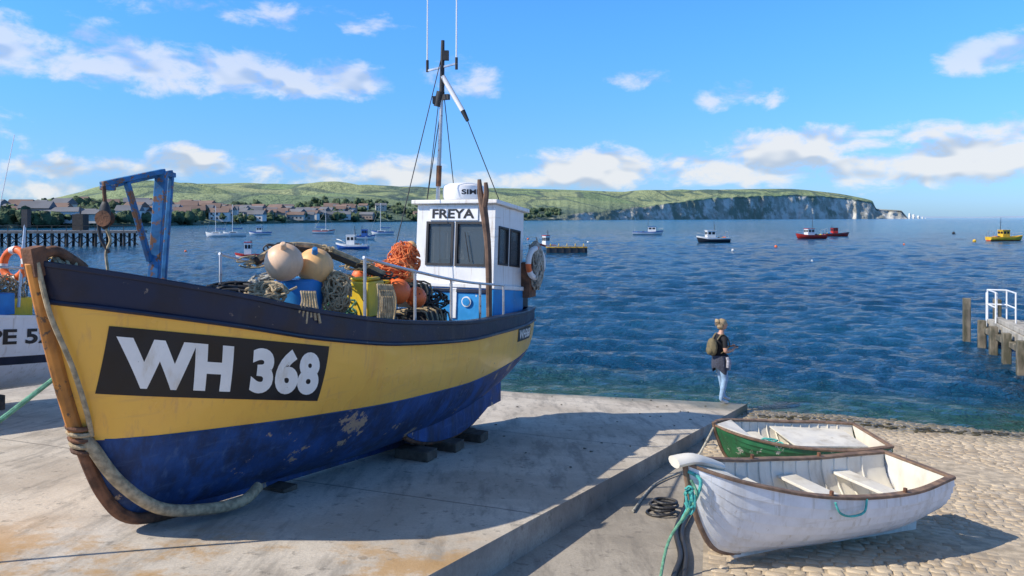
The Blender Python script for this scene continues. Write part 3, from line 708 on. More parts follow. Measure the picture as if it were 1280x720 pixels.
mb.tube([fb.F(t, fb.W(t) - .08, fb.HS(t) + .68 - .05 * (t - 2.9)) for t in T], .018, m_steel, 8, 4)
mb.tube([fb.F(t, -fb.W(t) + .08, fb.HS(t) + .68 - .05 * (t - 2.9)) for t in T], .018, m_steel, 8, 4)
for t in (2.92, 3.9, 4.8, 5.7, 6.68):
    for sd in (1, -1): mb.cyl(fb.F(t, sd * (fb.W(t) - .08), fb.HS(t) + .03), fb.F(t, sd * (fb.W(t) - .08), fb.HS(t) + .68 - .05 * (t - 2.9)), .018, .018, m_steel, 8)
mb.build('side_rails', g)
mb = MB()
for c, r, mt in ((FB(2.6, .2, 2.46), .205, m_peach), (FB(3.02, .28, 2.44), .205, m_peach2)):
    mb.ball(c, r, mt, 32); mb.lathe(c + V(.03, -.12, .15), [(.035, 0), (.03, .08), (.02, .09)], m_bplast if mt is m_peach2 else m_peach, 12, up=(.2, -.7, .7))
mb.build('fender_buoys', g)
mb = MB()
mb.lathe(FB(2.95, .12, 1.5), [(.26, 0), (.27, .02), (.27, .4), (.28, .42), (.27, .44), (.27, .78), (.25, .8), (0, .8)], m_bplast, 24)
mb.lathe(FB(2.35, -.15, 1.5), [(.2, 0), (.22, .6), (.2, .62), (0, .62)], m_dark, 20)
mb.build('blue_drum', g)
mb = MB()
for c, s_ in ((FB(3.75, .45, 1.75), .34), (FB(4.15, .35, 1.72), .3)):
    mb.box(c + V(0, 0, .35), (s_, .32, .42), m_yplast, (A, Pp, V(0, 0, 1))); mb.box(c + V(0, 0, .585), (s_ * .8, .26, .04), m_yplast, (A, Pp, V(0, 0, 1))); mb.box(c + V(0, 0, 0.0), (s_ * 1.1, .4, .3), m_dark, (A, Pp, V(0, 0, 1)))
mb.build('fish_boxes', g, bevel=.025)
mb = MB()
mb.ball(FB(4.35, .52, 2.2), .165, m_orange, 28); mb.ball(FB(4.0, .2, 2.36), .11, m_orange, 20); mb.ball(FB(5.0, .25, 2.45), .12, m_peach2, 20); mb.ball(FB(4.75, .55, 2.13), .14, m_orange, 20); mb.ball(FB(5.35, .1, 2.83), .09, m_peach2, 16)
mb.build('orange_floats', g)
mb = MB()
mb.tangle(FB(5.15, .1, 2.62), (.24, .22, .27), 60, .009, m_netor, 12); mb.tangle(FB(4.5, .3, 2.45), (.28, .2, .16), 40, .009, m_netor, 12)
mb.ball(FB(5.15, .1, 2.55), (.17, .17, .2), m_netor, 12, .4)
mb.build('orange_netting', g)
mb = MB()
for k, (t, y, h) in enumerate(((5.2, .1, 1.75), (5.1, .45, 1.8), (5.6, .3, 1.75), (5.25, .2, 2.15), (5.9, -.2, 1.75), (4.5, -.3, 1.75), (4.0, -.4, 1.8), (3.5, -.4, 1.8))):
    c = FB(t, y, h); mb.box(c, (.34, .30, .3), m_dark, (A, Pp, V(0, 0, 1)))
    for j in range(4):
        mb.tube([c + A * (-.2 + .13 * j) + Pp * -.19 + V(0, 0, -.15), c + A * (-.2 + .13 * j) + Pp * -.16 + V(0, 0, .15), c + A * (-.2 + .13 * j) + Pp * .16 + V(0, 0, .15), c + A * (-.2 + .13 * j) + Pp * .19 + V(0, 0, -.15)], .014, m_rope, 6, 3)
mb.tangle(FB(4.4, -.2, 2.1), (.6, .4, .2), 30, .012, m_dark)
mb.tangle(FB(5.5, .3, 2.05), (.3, .3, .2), 30, .012, m_dark); mb.tangle(FB(3.7, .2, 2.0), (.3, .3, .15), 20, .012, m_ropeg)
mb.tangle(FB(3.6, -.35, 2.2), (.7, .3, .25), 40, .012, m_ropew)
mb.build('lobster_pots', g)
mb = MB()
mb.tangle(FB(2.2, .32, 2.12), (.22, .14, .12), 34, .013, m_rope); mb.tangle(FB(3.1, .52, 2.15), (.16, .12, .24), 40, .012, m_rope); mb.tangle(FB(2.2, -.1, 2.12), (.35, .2, .1), 26, .012, m_dark)
roll = [FB(2.55, -.15, 2.45), FB(2.85, -.05, 2.62), FB(3.3, .1, 2.64), FB(3.8, .3, 2.50), FB(4.1, .45, 2.38)]
mb.tube(roll, .05, m_dark, 8); mb.tube([p + V(.03, 0, .03) for p in roll], .035, m_rope, 8)
for p in roll: mb.tangle(p, (.2, .1, .07), 9, .009, random.choice([m_dark, m_rope]), 10)
for k in range(9):
    c = fb.F(3.05 + .035 * k, fb.W(3.1) - .02, fb.HS(3.1) + .42); mb.tube([c, c + V(.02, -.03, -.2), c + V(.0, 0, -.44 - .02 * (k % 3)), c + V(.04, .05, -.2), c], .012, m_rope, 6, 4)
for k in range(6):
    c = fb.F(1.95 + .04 * k, fb.W(2.) - .02, fb.HS(2.) + .2); mb.tube([c, c + V(.02, -.03, -.1), c + V(.02 * k - .04, -.02, -.25 - .03 * (k % 3))], .014, m_rope, 6, 4)
for k in range(7):
    c = FB(.12 + .03 * k, .0, 2.28); mb.torus(c, .07 + .02 * (k % 2), .014, m_rope, (A.x, A.y, random.uniform(-.3, .3)), 16, 6)
mb.build('rope_coils', g)
mb = MB()
mb.tube([FB(-.02, .05, 2.3), FB(.05, .10, 1.9), FB(.2, .14, 1.5), FB(.32, .14, 1.15), FB(.42, .08, .9)], .02, m_rope, 8)
mb.tube([FB(.38, -.06, .85), FB(.4, .07, .84), FB(.6, .17, .5), FB(.92, .27, .22), FB(1.35, .36, .12), FB(1.75, .42, .11), FB(2.0, .40, .2)], .052, m_rope, 12)
for k in range(5): mb.torus(FB(.36 + .012 * k, 0, .98 - .05 * k), .085, .02, m_rope if k % 2 else m_rust, (.2, 0, 1), 18, 6)
mb.build('bow_rope_fender', g)
mb = MB(); e = V(-5.3, 5.2, gslab(-5.3, 5.2)); a0 = FB(.2, .0, 1.42)
mb.tube([a0, a0 * .7 + e * .3 + V(0, 0, -.07), a0 * .35 + e * .65 + V(0, 0, -.08), e], .02, m_ropeg, 8); mb.build('mooring_line', g)
mb = MB()
c = FB(8.35, .78, 2.75); mb.tangle(c, (.14, .16, .42), 60, .014, m_ropew); mb.torus(c + V(.0, -.1, .05), .25, .05, m_white, (.8, -.5, 0), 24, 10, m_orange)
mb.box(FB(8.3, .62, 2.5), (.3, .25, .6), m_rust, (A, Pp, V(0, 0, 1))); mb.box(FB(8.42, .3, 2.4), (.5, .4, .8), m_dark, (A, Pp, V(0, 0, 1)))
mb.build('stern_gear', g)
mb = MB()
for t, y in ((4.75, .55), (5.5, .56), (6.3, .55), (4.75, -.55), (6.2, -.55)):
    x = FB(t, y, 0); z = gslab(x.x, x.y); mb.box(V(x.x, x.y, z + .075), (.26, .5, .13), m_block, (A, Pp, V(0, 0, 1)))
for t in (2.6, 6.9): x = FB(t, 0, 0); mb.box(V(x.x, x.y, gslab(x.x, x.y) + .02), (.22, .6, .06), m_block, (A, Pp, V(0, 0, 1)))
mb.build('support_blocks', g, bevel=.012)

# ------------------------------------------------------------------ rowing boats
m_cream = M('cream_paint', (.78, .74, .64), .55, var=.08, dirt=(.42, .36, .26), dlo=.46, dhi=.8, chip=(.4, .33, .24), clo=.66)
m_wboat = M('white_hull', (.74, .76, .78), .45, var=.06, scale=6, dirt=(.46, .44, .39), dlo=.48, dhi=.8, chip=(.42, .35, .27), clo=.65, cs=12, bs_=.2, bscale=16, bd=.006, streak=(.48, .45, .38))
m_green = M('green_paint', (.02, .15, .06), .5, var=.3, dirt=(.03, .05, .03), dlo=.45, dhi=.7, chip=(.50, .50, .44), clo=.60, cs=8)
m_gunw = M('gunwale_wood', (.22, .14, .09), .75, var=.35, scale=9, dirt=(.10, .07, .05))
def rowing_boat(O, ang, L, mats, W, HS, HK, heel=0, tilt=0):
    hull_m, in_m, gun_m, stripe = mats
    a = V(math.cos(ang), math.sin(ang), 0); n = V(a.y, -a.x, 0)
    O_ = V(*O); E_ = O_ + a * L; mid = O_ + a * L / 2; z0 = gcob(mid.x, mid.y); sl = (gcob(E_.x, E_.y) - gcob(O_.x, O_.y)) / L
    hl = math.radians(heel)
    def F(t, y, h):
        yy = y * math.cos(hl) + h * math.sin(hl); hh = h * math.cos(hl) - y * math.sin(hl)
        p = O_ + a * t + n * yy; return V(p.x, p.y, z0 + sl * (t - L / 2) + hh + .035)
    hu = Hull(L, W, HS, HK, [(0, 1.4), (L * .3, 2.0), (L, 2.2)], [(0, .8), (L * .3, .72), (L, .66)], F)
    g = group('rowing_boat', (mid.x, mid.y, z0)); mb = MB(); n_ = 44; st = hu.stations(n_); NP = 8
    for side in (1, -1):
        for k in range(NP):
            vs = []
            for t in st:
                hk, hs = hu.HK(t), hu.HS(t)
                for q, off in ((k / NP, .016), ((k + .5) / NP, .008), ((k + 1.06) / NP, 0.0)):
                    e = q ** 1.25 if q <= 1 else 1; h = hk + (hs - hk) * min(e, 1); vs.append(F(t, side * (hu.y(t, h) + off * min(1, t * 4)), h))
            mb.add(vs, [(i * 3 + j, i * 3 + j + 1, i * 3 + j + 4, i * 3 + j + 3) for i in range(n_) for j in range(2)], stripe if (stripe and k == NP - 1) else hull_m)
            vs = []
            for t in st:
                hk, hs = hu.HK(t), hu.HS(t); h = hk + (hs - hk) * (k / NP) ** 1.25
                vs += [F(t, side * (hu.y(t, h) + .016 * min(1, t * 4)), h), F(t, side * (hu.y(t, h) - .002), h)]
            mb.add(vs, [(2 * i, 2 * i + 1, 2 * i + 3, 2 * i + 2) for i in range(n_)], hull_m)
    vs = []; t = L
    for j in range(11):
        h = hu.HK(t) + (hu.HS(t) - hu.HK(t)) * j / 10; vs += [hu.pt(t, h, 1), hu.pt(t, h, -1)]
    mb.add(vs, [(2 * j, 2 * j + 1, 2 * j + 3, 2 * j + 2) for j in range(10)], hull_m); mb.build('clinker_hull', g)
    mb = MB(); hu.inner(mb, in_m, lambda t: hu.HK(t) + .10, .25, in_m, .03, 44, 6); mb.build('interior', g)
    mb = MB(); hu.cap(mb, gun_m, .05, .03, 44, out=.025); mb.build('gunwale', g, bevel=.006)
    mb = MB()
    for tt in (.30, .55, .80):
        t = L * tt; h = hu.HS(t) - .17; y = hu.y(t, h) - .03
        mb.hexa([F(t - .12, -y, h), F(t + .12, -y, h), F(t + .12, y, h), F(t - .12, y, h), F(t - .12, -y, h + .03), F(t + .12, -y, h + .03), F(t + .12, y, h + .03), F(t - .12, y, h + .03)], in_m)
    for i in range(14):
        t = L * (.14 + .058 * i)
        for sd in (1, -1): mb.tube([F(t, sd * max(hu.y(t, h) - .035, 0), h) for h in np.linspace(hu.HK(t) + .1, hu.HS(t) - .01, 7)], .012, in_m, 6, 2)
    for y in (-.12, 0, .12): mb.beam(F(L * .2, y, hu.HK(L * .3) + .13), F(L * .93, y, hu.HK(L * .9) + .13), .09, .015, gun_m if y == 0 else in_m)
    t = .42; mb.hexa([F(.02, 0, hu.HS(0) + .0), F(.02, 0.01, hu.HS(0) + .0), F(t, hu.W(t) - .04, hu.HS(t) + .0), F(t, -hu.W(t) + .04, hu.HS(t)), F(.02, 0, hu.HS(0) + .028), F(.02, .01, hu.HS(0) + .028), F(t, hu.W(t) - .04, hu.HS(t) + .028), F(t, -hu.W(t) + .04, hu.HS(t) + .028)], in_m)
    mb.build('thwarts_and_ribs', g, bevel=.004)
    mb = MB(); T = [0, .03, .08, .15, .25, .35, .5, .7]
    mb.tube([F(t - .015, 0, (hu.HK(t) if t > 0 else hu.HS(0) + .06)) for t in T], .028, gun_m, 8, 4)
    mb.beam(F(.6, 0, hu.HK(.6) - .01), F(L * .9, 0, hu.HK(L * .9) - .02), .05, .07, in_m)
    vs = [F(L * .6, -.02, .0), F(L * .6, .02, .0), F(L, .02, .0), F(L, -.02, .0), F(L * .6, -.02, hu.HK(L * .6)), F(L * .6, .02, hu.HK(L * .6)), F(L, .02, hu.HK(L) + .02), F(L, -.02, hu.HK(L) + .02)]
    mb.hexa(vs, in_m); mb.build('stem_and_keel', g, bevel=.004)
    return g, F, hu
g1, F1, h1 = rowing_boat((1.58, 7.05, 0), math.atan2(.436, .9), 3.22, (m_wboat, m_cream, m_gunw, None),
    [(0, .0), (.1, .14), (.4, .32), (1, .48), (1.7, .56), (2.45, .54), (3.22, .42)], [(0, .95), (.5, .84), (1.3, .72), (2.3, .67), (3.22, .72)],
    [(0, .94), (.1, .6), (.25, .28), (.42, .1), (.7, .04), (1.2, .04), (2.4, .07), (3.22, .20)], heel=3)
mb = MB()
mb.tube([F1(-.12, -.02, .98), F1(.1, 0, 1.0), F1(.42, 0, .91)], [.075, .07, .045], m_cream, 12, sq=(1.3, .7)); mb.build('bow_fender', g1)
mb = MB()
mb.tube([F1(.0, .08, .84), F1(.02, .14, .72), F1(-.05, .1, .55), V(1.42, 6.9, gcob(1.4, 6.9) + .3), V(1.25, 6.5, gcob(1.25, 6.5) + .02), V(1.0, 5.6, gcob(1, 5.6) + .02), V(.9, 4.9, gcob(.9, 4.9) + .02)], .014, m_ropeg, 8)
mb.tube([F1(.0, -.02, .9), F1(.06, .14, .85), F1(.02, .1, .62), F1(-.08, .06, .45), F1(-.02, .09, .6)], .016, m_ropet, 8)
mb.tangle(F1(-.02, .1, .66), (.05, .05, .13), 6, .011, m_ropet)
t = 1.5; mb.tube([F1(t - .22, h1.W(t) + .03, h1.HS(t)), F1(t - .16, h1.W(t) + .04, h1.HS(t) - .1), F1(t, h1.W(t) + .03, h1.HS(t) - .15), F1(t + .16, h1.W(t) + .04, h1.HS(t) - .12), F1(t + .2, h1.W(t) + .03, h1.HS(t))], .011, m_ropet, 8)
for t in (1.3, 2.3):
    for sd in (1, -1): mb.tube([F1(t, sd * (h1.W(t) - .01), h1.HS(t) + .02), F1(t, sd * (h1.W(t) - .01), h1.HS(t) + .07)], .02, m_rust, 8)
mb.build('lines_and_fittings', g1)
g2, F2, h2 = rowing_boat((2.98, 11.25, 0), math.radians(7), 2.5, (m_green, m_cream, m_gunw, None),
    [(0, .0), (.1, .2), (.4, .42), (1, .58), (1.8, .62), (2.5, .5)], [(0, .60), (.8, .50), (1.6, .46), (2.5, .48)],
    [(0, .59), (.1, .35), (.2, .15), (.35, .05), (.7, .03), (2.5, .10)], heel=4)
mb = MB()
mb.hexa([F2(1.1, -.5, .42), F2(2.25, -.45, .40), F2(2.25, .3, .40), F2(1.1, .35, .42), F2(1.1, -.5, .44), F2(2.25, -.45, .42), F2(2.25, .3, .42), F2(1.1, .35, .44)], m_cream)
mb.tangle(F2(.8, 0, .3), (.3, .25, .1), 14, .014, m_ropet); mb.tube([F2(.0, 0, .6), V(2.6, 11.0, gcob(2.6, 11.0) + .1), V(1.9, 10.1, gcob(1.9, 10.1) + .02), V(1.4, 8.8, gcob(1.4, 8.8) + .02)], .015, m_ropew, 8)
mb.build('bottom_boards', g2)
mb = MB(); pts = []
for k, (x, y) in enumerate(((1.28, 5.2), (1.38, 5.9), (1.40, 6.6), (1.62, 7.3), (1.75, 8.1), (2.05, 9.0), (2.25, 9.7), (2.6, 10.6))): pts.append(V(x, y, gcob(x, y) + .035))
mb.tube(pts, .028, m_dark, 10); mb.tube([p + V(.08 + .03 * math.sin(i * 2), .02, 0) for i, p in enumerate(pts[1:6])], .022, m_dark, 8)
for k in range(4): mb.torus(V(1.72 + .03 * k, 8.8 + .05 * k, gcob(1.75, 8.8) + .03 + .022 * k), .16 - .03 * (k % 2), .016, m_dark, (.05 * k - .1, .1, 1), 24, 6)
mb.build('old_hose')

# ------------------------------------------------------------------ neighbouring boat
def FN(t, y, h): return V(-10.75 + A.x * t + Pp.x * y, 8.4 + A.y * t + Pp.y * y, 0) + V(0, 0, gslab(-10.75 + A.x * t, 8.4 + A.y * t) + h)
nb = Hull(5.6, [(0, 0), (.3, .35), (1, .75), (2.5, 1.0), (4.5, 1.0), (5.6, .88)], [(0, 1.9), (2, 1.6), (5.6, 1.52)], [(0, 1.8), (.3, .7), (.8, .2), (1.5, .15), (5.6, .28)], [(0, 1.5), (2, 2.4), (5.6, 3)], [(0, .9), (2, .65), (5.6, .6)], FN)
g = group('small_fishing_boat', (-8.3, 12, 1))
mb = MB(); nb.skin(mb, [(lambda t: .78, m_wboat), (lambda t: .92, m_navy), (nb.HS, m_white)], [8, 2, 6], 40); nb.cap(mb, m_white, .08, .05, 40); nb.inner(mb, m_white, lambda t: nb.HS(t) - .5, .4, m_deck); mb.build('hull', g, smooth=50)
mb = MB(); mb.add(*text_faces('PE 528', lambda u, v: nb.pt(4.15 + 1.35 * u, 1.12 + .25 * v, 1, .008), bold=.03, cut=10), m_black); mb.build('registration_lettering', g, smooth=0)
mb = MB(); R3 = (A, Pp, V(0, 0, 1))
mb.box(FN(3.7, 0, 1.9), (1.2, 1.2, 1.3), m_white, R3); mb.box(FN(3.7, 0, 2.58), (1.4, 1.35, .06), m_cblue, R3); mb.box(FN(3.7, .605, 2.2), (.8, .02, .45), m_glass, R3); mb.box(FN(4.31, 0, 2.2), (.02, .8, .45), m_glass, R3)
mb.box(FN(4.9, .4, 1.6), (.5, .4, .5), m_yplast, R3); mb.box(FN(5.1, -.2, 1.7), (.4, .5, .6), m_cblue, R3); mb.box(FN(4.6, .6, 1.75), (.3, .3, .35), m_bplast, R3)
mb.build('cabin_and_gear', g, bevel=.02)
mb = MB(); mb.torus(FN(5.0, .35, 2.42), .24, .065, m_orange, (-.3, -1, .1), 32, 12, m_white)
for t, y in ((4.5, .7), (5.3, .75), (5.3, .1), (5.3, -.7)): mb.cyl(FN(t, y, 1.5), FN(t, y, 2.35), .02, .02, m_steel, 8)
mb.tube([FN(4.5, .7, 2.35), FN(5.3, .75, 2.35), FN(5.3, -.7, 2.35)], .02, m_steel, 8, 2)
mb.cyl(FN(4.7, .1, 2.3), FN(5.0, .35, 4.6), .012, .006, m_radome, 6); mb.cyl(FN(4.9, .6, 1.7), FN(5.1, .5, 3.3), .03, .02, m_steel, 8); mb.box(FN(5.1, .5, 3.2), (.1, .1, .3), m_dark)
mb.tangle(FN(4.9, .3, 2.0), (.35, .3, .25), 20, .012, m_rope); mb.cyl(FN(5.1, .5, 3.0), FN(5.45, .0, 1.6), .01, .01, m_dark, 6)
mb.build('rails_and_lifebuoy', g)
mb = MB()
for t in (1.6, 3, 4.6):
    for y in (-.4, 0, .4):
        x = FN(t, y, 0); mb.box(V(x.x, x.y, gslab(x.x, x.y) + .12), (.25, .3, .24), m_block, R3)
mb.build('support_blocks', g, bevel=.01)

# ------------------------------------------------------------------ moored boats
m_hred = M('hull_red', (.50, .03, .02), .5); m_hdark = M('hull_dark', (.02, .025, .035), .5); m_hblue = M('hull_blue', (.02, .10, .35), .5); m_hyel = M('hull_yellow', (.75, .45, .03), .5)
def moored(kind, b, Y, L, ang, hull_m, top_m, stripe=None, cab=(.35, .6), mast=1.5, H=.9, low=None, yacht=False, gear=True):
    c = V(b * Y, Y, 0); a = V(math.cos(ang), math.sin(ang), 0); n = V(a.y, -a.x, 0)
    F = lambda t, y, h: c + a * (t - L / 2) + n * y + V(0, 0, h - .25)
    Bm = L * (.16 if not yacht else .14)
    hu = Hull(L, [(0, 0), (L * .1, Bm * .5), (L * .35, Bm), (L * .7, Bm), (L, Bm * .75)], [(0, H * 1.45), (L * .4, H * 1.08), (L, H * 1.1)], [(0, H * 1.4), (L * .06, .3), (L * .15, 0), (L, .1)], [(0, 1.6), (L * .4, 2.5), (L, 2.6)], [(0, .9), (L * .4, .6), (L, .6)], F)
    g = group(kind, c); mb = MB(); hu.skin(mb, [(lambda t: .4, low or hull_m), (lambda t: hu.HS(t) - .18, hull_m), (hu.HS, stripe or hull_m)], [3, 4, 2], 24); hu.cap(mb, stripe or top_m, .08, .06, 24); hu.inner(mb, top_m, lambda t: hu.HS(t) - (.35 if not yacht else .04), .4, m_deck, n=24); mb.build('hull', g, smooth=50)
    ax = (a, n, V(0, 0, 1)); mb = MB()
    if yacht:
        mb.box(F(L * .45, 0, hu.HS(L * .45) + .15), (L * .35, Bm * 1.1, .4), top_m, ax); mb.box(F(L * .45, 0, hu.HS(L * .45) + .18), (L * .25, Bm * 1.12, .15), m_glass, ax)
        mb.cyl(F(L * .42, 0, H), F(L * .42, 0, mast), .07, .045, m_radome, 8); mb.beam(F(L * .42, 0, H + 1.1), F(L * .85, 0, H + 1.1), .16, .2, m_hblue); mb.beam(F(L * .42, -.5, mast * .6), F(L * .42, .5, mast * .6), .04, .04, m_steel)
        for p in (F(0.05, 0, H * 1.45), F(L, 0, H)): mb.cyl(p, F(L * .42, 0, mast), .015, .015, m_steel, 5)
    else:
        t0, t1 = cab[0] * L, cab[1] * L; hc = H + 1.35; cw = Bm * 1.25
        mb.box(F((t0 + t1) / 2, 0, (H * .8 + hc) / 2), (t1 - t0, cw, hc - H * .8), top_m, ax); mb.box(F((t0 + t1) / 2, 0, hc + .04), ((t1 - t0) * 1.12, cw * 1.1, .08), stripe or top_m, ax)
        for sd in (1, -1):
            for q in (.27, .73): mb.box(F(t0 + (t1 - t0) * q, sd * cw / 2, hc - .42), ((t1 - t0) * .34, .03, .42), m_glass, ax)
        for sd in (-.25, .25): mb.box(F(t0, sd * cw, hc - .42), (.03, cw * .4, .42), m_glass, ax); mb.box(F(t1, sd * cw, hc - .42), (.03, cw * .4, .42), m_glass, ax)
        mb.cyl(F(t1, 0, hc), F(t1 - .1, 0, hc + mast), .05, .03, m_dark, 8); mb.beam(F(t1 - .05, -.4, hc + mast * .6), F(t1 - .05, .4, hc + mast * .6), .04, .04, m_dark)
        if gear:
            mb.beam(F(L * .93, -Bm * .6, H), F(L * .93, -Bm * .6, H + 1.2), .07, .07, m_steel); mb.beam(F(L * .93, Bm * .6, H), F(L * .93, Bm * .6, H + 1.2), .07, .07, m_steel); mb.beam(F(L * .93, -Bm * .6, H + 1.2), F(L * .93, Bm * .6, H + 1.2), .07, .07, m_steel)
            for k in range(5): mb.ball(F(L * (.66 + .05 * k), random.uniform(-.4, .4), H + .05), random.uniform(.16, .3), random.choice([m_orange, m_dark, m_bplast, m_yplast]), 8, .2)
            mb.tube([F(.15, -.1, H * 1.45 + .5), F(.2, .2, H * 1.4 + .55), F(L * .2, Bm * .7, H * 1.3 + .45), F(L * .33, Bm * .95, H * 1.1 + .3)], .03, m_steel, 6)
    mb.build('superstructure', g, bevel=.0)
    return g
b = lambda px: (px - 640) / 950
PI = math.pi
moored('moored_fishing_boat', b(1013), 155, 6.8, .25, m_hred, m_white, m_hred, (.35, .58), 2.4, .9, low=m_hred)
moored('moored_fishing_boat', b(1046), 175, 6.0, PI + .1, m_hred, m_hred, m_hdark, (.5, .7), .8, .8)
moored('moored_fishing_boat', b(891), 131, 5.9, PI * .04, m_hdark, m_white, m_white, (.3, .55), 1.6, .95)
moored('moored_motor_boat', b(810), 190, 7.6, PI - .15, m_white, m_white, m_hblue, (.25, .5), 1.8, .9)
moored('moored_fishing_boat', b(1257), 141, 6.9, PI + .1, m_hyel, m_hyel, m_hyel, (.45, .65), 2.4, .85, low=m_hred)
moored('moored_fishing_boat', b(440), 104, 4.6, -.1, m_hblue, m_white, m_white, (.35, .6), 1.3, .75)
moored('moored_motor_boat', b(311), 82, 2.9, .15, m_white, m_white, m_hred, (.35, .6), .3, .5, gear=False)
moored('moored_motor_boat', b(325), 190, 5.5, .1, m_white, m_white, m_hblue, (.35, .6), .6, .8, gear=False)
moored('moored_motor_boat', b(455), 150, 4.5, PI, m_white, m_hblue, m_hblue, (.35, .6), .9, .8)
moored('moored_sailing_yacht', b(272), 170, 5.4, 0, m_white, m_white, None, mast=7.2, yacht=True)
moored('moored_sailing_yacht', b(293), 175, 5.0, .2, m_white, m_white, None, mast=7.6, yacht=True)
moored('moored_sailing_yacht', b(405), 205, 6.0, PI, m_white, m_white, m_hred, mast=6.5, yacht=True)
moored('moored_sailing_yacht', b(478), 190, 5.6, .1, m_white, m_white, m_hblue, mast=8.2, yacht=True)
g = group('moored_barge', (b(708) * 93, 93, 0)); mb = MB(); c = V(b(708) * 93, 93, 0)
mb.box(c + V(0, 0, .3), (4.9, 2.2, .9), m_hdark); mb.box(c + V(0, 0, .68), (4.96, 2.26, .1), m_hyel); mb.box(c + V(0, 0, .79), (4.8, 2.1, .08), m_deck)
for k in range(5): mb.cyl(c + V(-2 + k, -1, .8), c + V(-2 + k, -1, 1.15), .06, .06, m_hyel, 8)
for k in range(6): mb.box(c + V(-2.2 + k * .85, -1.15, .35), (.25, .08, .7), m_dark)
mb.build('pontoon', g, bevel=.03)
moored('moored_motor_boat', b(683), 100, 3.2, .8, m_white, m_white, m_hred, (.35, .6), .8, .8, gear=False)
mb = MB()
for px, Y, r, mt in ((970, 110, .22, m_orange), (916, 98, .18, m_white), (1218, 135, .3, m_hyel), (1192, 200, .4, m_hdark), (1130, 120, .15, m_orange), (560, 130, .2, m_orange), (232, 95, .16, m_orange), (1015, 75, .10, m_white), (660, 150, .2, m_orange), (735, 130, .18, m_white)):
    mb.ball((b(px) * Y, Y, r * .5), r, mt, 12)
mb.build('mooring_buoys')

# ------------------------------------------------------------------ jetty on the right
m_jet = M('jetty_concrete', (.44, .41, .35), .9, var=.2, scale=1.5, dirt=(.20, .18, .14), dlo=.42, dhi=.68)
m_jpile = M('jetty_pile', (.20, .17, .125), .9, var=.35, scale=2, dirt=(.05, .055, .03), dlo=.38, dhi=.58)
g = group('stone_jetty', (14.3, 20, 0)); mb = MB(); J0 = V(15.65, 25.4, 0); jd = V(-.36, -1, 0).normalized(); jn = V(-jd.y, jd.x, 0)
mb.box(J0 + jd * 5 + jn * 3.0 + V(0, 0, .80), (10, 5.6, .26), m_jet, (jd, jn, V(0, 0, 1)))
mb.box(J0 + jd * 5 + jn * .14 + V(0, 0, .58), (10.1, .22, .18), m_jpile, (jd, jn, V(0, 0, 1)))
mb.box(J0 + jd * 4.3 + jn * .36 + V(0, 0, 1.01), (7.2, .22, .15), m_jet, (jd, jn, V(0, 0, 1)))
mb.build('deck', g, bevel=.02)
mb = MB()
for k in range(7):
    q = J0 + jd * (.2 + k * 1.5) + jn * .0; mb.box(q + V(0, 0, .05), (.22, .22, 1.7), m_jpile, (jd, jn, V(0, 0, 1)))
for k in range(5):
    q = J0 + jd * (.2 + k * 2) + jn * 2.8; mb.box(q + V(0, 0, -.1), (.26, .26, 1.5), m_jpile, (jd, jn, V(0, 0, 1)))
for o in (-.1, .2): mb.box(J0 - jd * .5 + jn * o * 3 + V(0, 0, .45), (.22, .22, 2.2), m_jpile, (jd, jn, V(0, 0, 1)))
mb.build('piles', g, bevel=.02)
mb = MB()
for x, y in ((.05, .2), (.05, .75), (1.1, .2), (1.1, .75)):
    q = J0 + jd * x + jn * y; mb.cyl(q + V(0, 0, .92), q + V(0, 0, 1.9), .025, .025, m_radome, 8)
for h in (1.9, 1.42):
    for y in (.2, .75): mb.cyl(J0 + jd * .05 + jn * y + V(0, 0, h), J0 + jd * 1.1 + jn * y + V(0, 0, h), .025, .025, m_radome, 8)
    mb.cyl(J0 + jd * .05 + jn * .2 + V(0, 0, h), J0 + jd * .05 + jn * .75 + V(0, 0, h), .025, .025, m_radome, 8)
for y in (.2, .5): mb.cyl(J0 - jd * .1 + jn * y + V(0, 0, -.3), J0 - jd * .1 + jn * y + V(0, 0, 1.8), .022, .022, m_radome, 8)
mb.build('handrail', g)

# ------------------------------------------------------------------ woman
def skin_mesh(verts, edges, radii, root=0, sub=2):
    me = bpy.data.meshes.new('sk'); me.from_pydata([tuple(v) for v in verts], edges, []); ob = bpy.data.objects.new('sk', me); scene.collection.objects.link(ob)
    md = ob.modifiers.new('s', 'SKIN'); md.use_smooth_shade = True
    for i, r in enumerate(radii):
        sv_ = me.skin_vertices[0].data[i]; sv_.radius = r if isinstance(r, tuple) else (r, r); sv_.use_root = (i == root)
    ss_ = ob.modifiers.new('u', 'SUBSURF'); ss_.levels = sub; ss_.render_levels = sub
    bpy.context.view_layer.update()
    out = bpy.data.meshes.new_from_object(ob.evaluated_get(bpy.context.evaluated_depsgraph_get())); bpy.data.objects.remove(ob); return out
m_skin = M('skin', (.55, .30, .20), .55, var=.06, bs_=0); m_hair = M('blond_hair', (.44, .32, .18), .6, var=.35, scale=30, bs_=1, bscale=120, bd=.01)
m_shirt = M('black_shirt', (.012, .012, .015), .9, var=.3); m_jean = M('light_jeans', (.28, .42, .58), .9, var=.2, scale=12); m_shoe = M('white_shoe', (.65, .63, .6), .7); m_pack = M('backpack_cloth', (.16, .13, .07), .85, var=.25, scale=12); m_jkt = M('tied_jacket', (.05, .055, .08), .9, var=.4, scale=30); m_lips = M('lips', (.45, .12, .1), .5, bs_=0); m_pattern = M('patterned_cloth', (.36, .36, .40), .9, var=.5, scale=40)
WX, WY = 4.63, 16.9; wz = gslab(WX, WY) + .005
fwd = V(.95, .30, 0).normalized(); lft = V(-fwd.y, fwd.x, 0); SC = 1.05
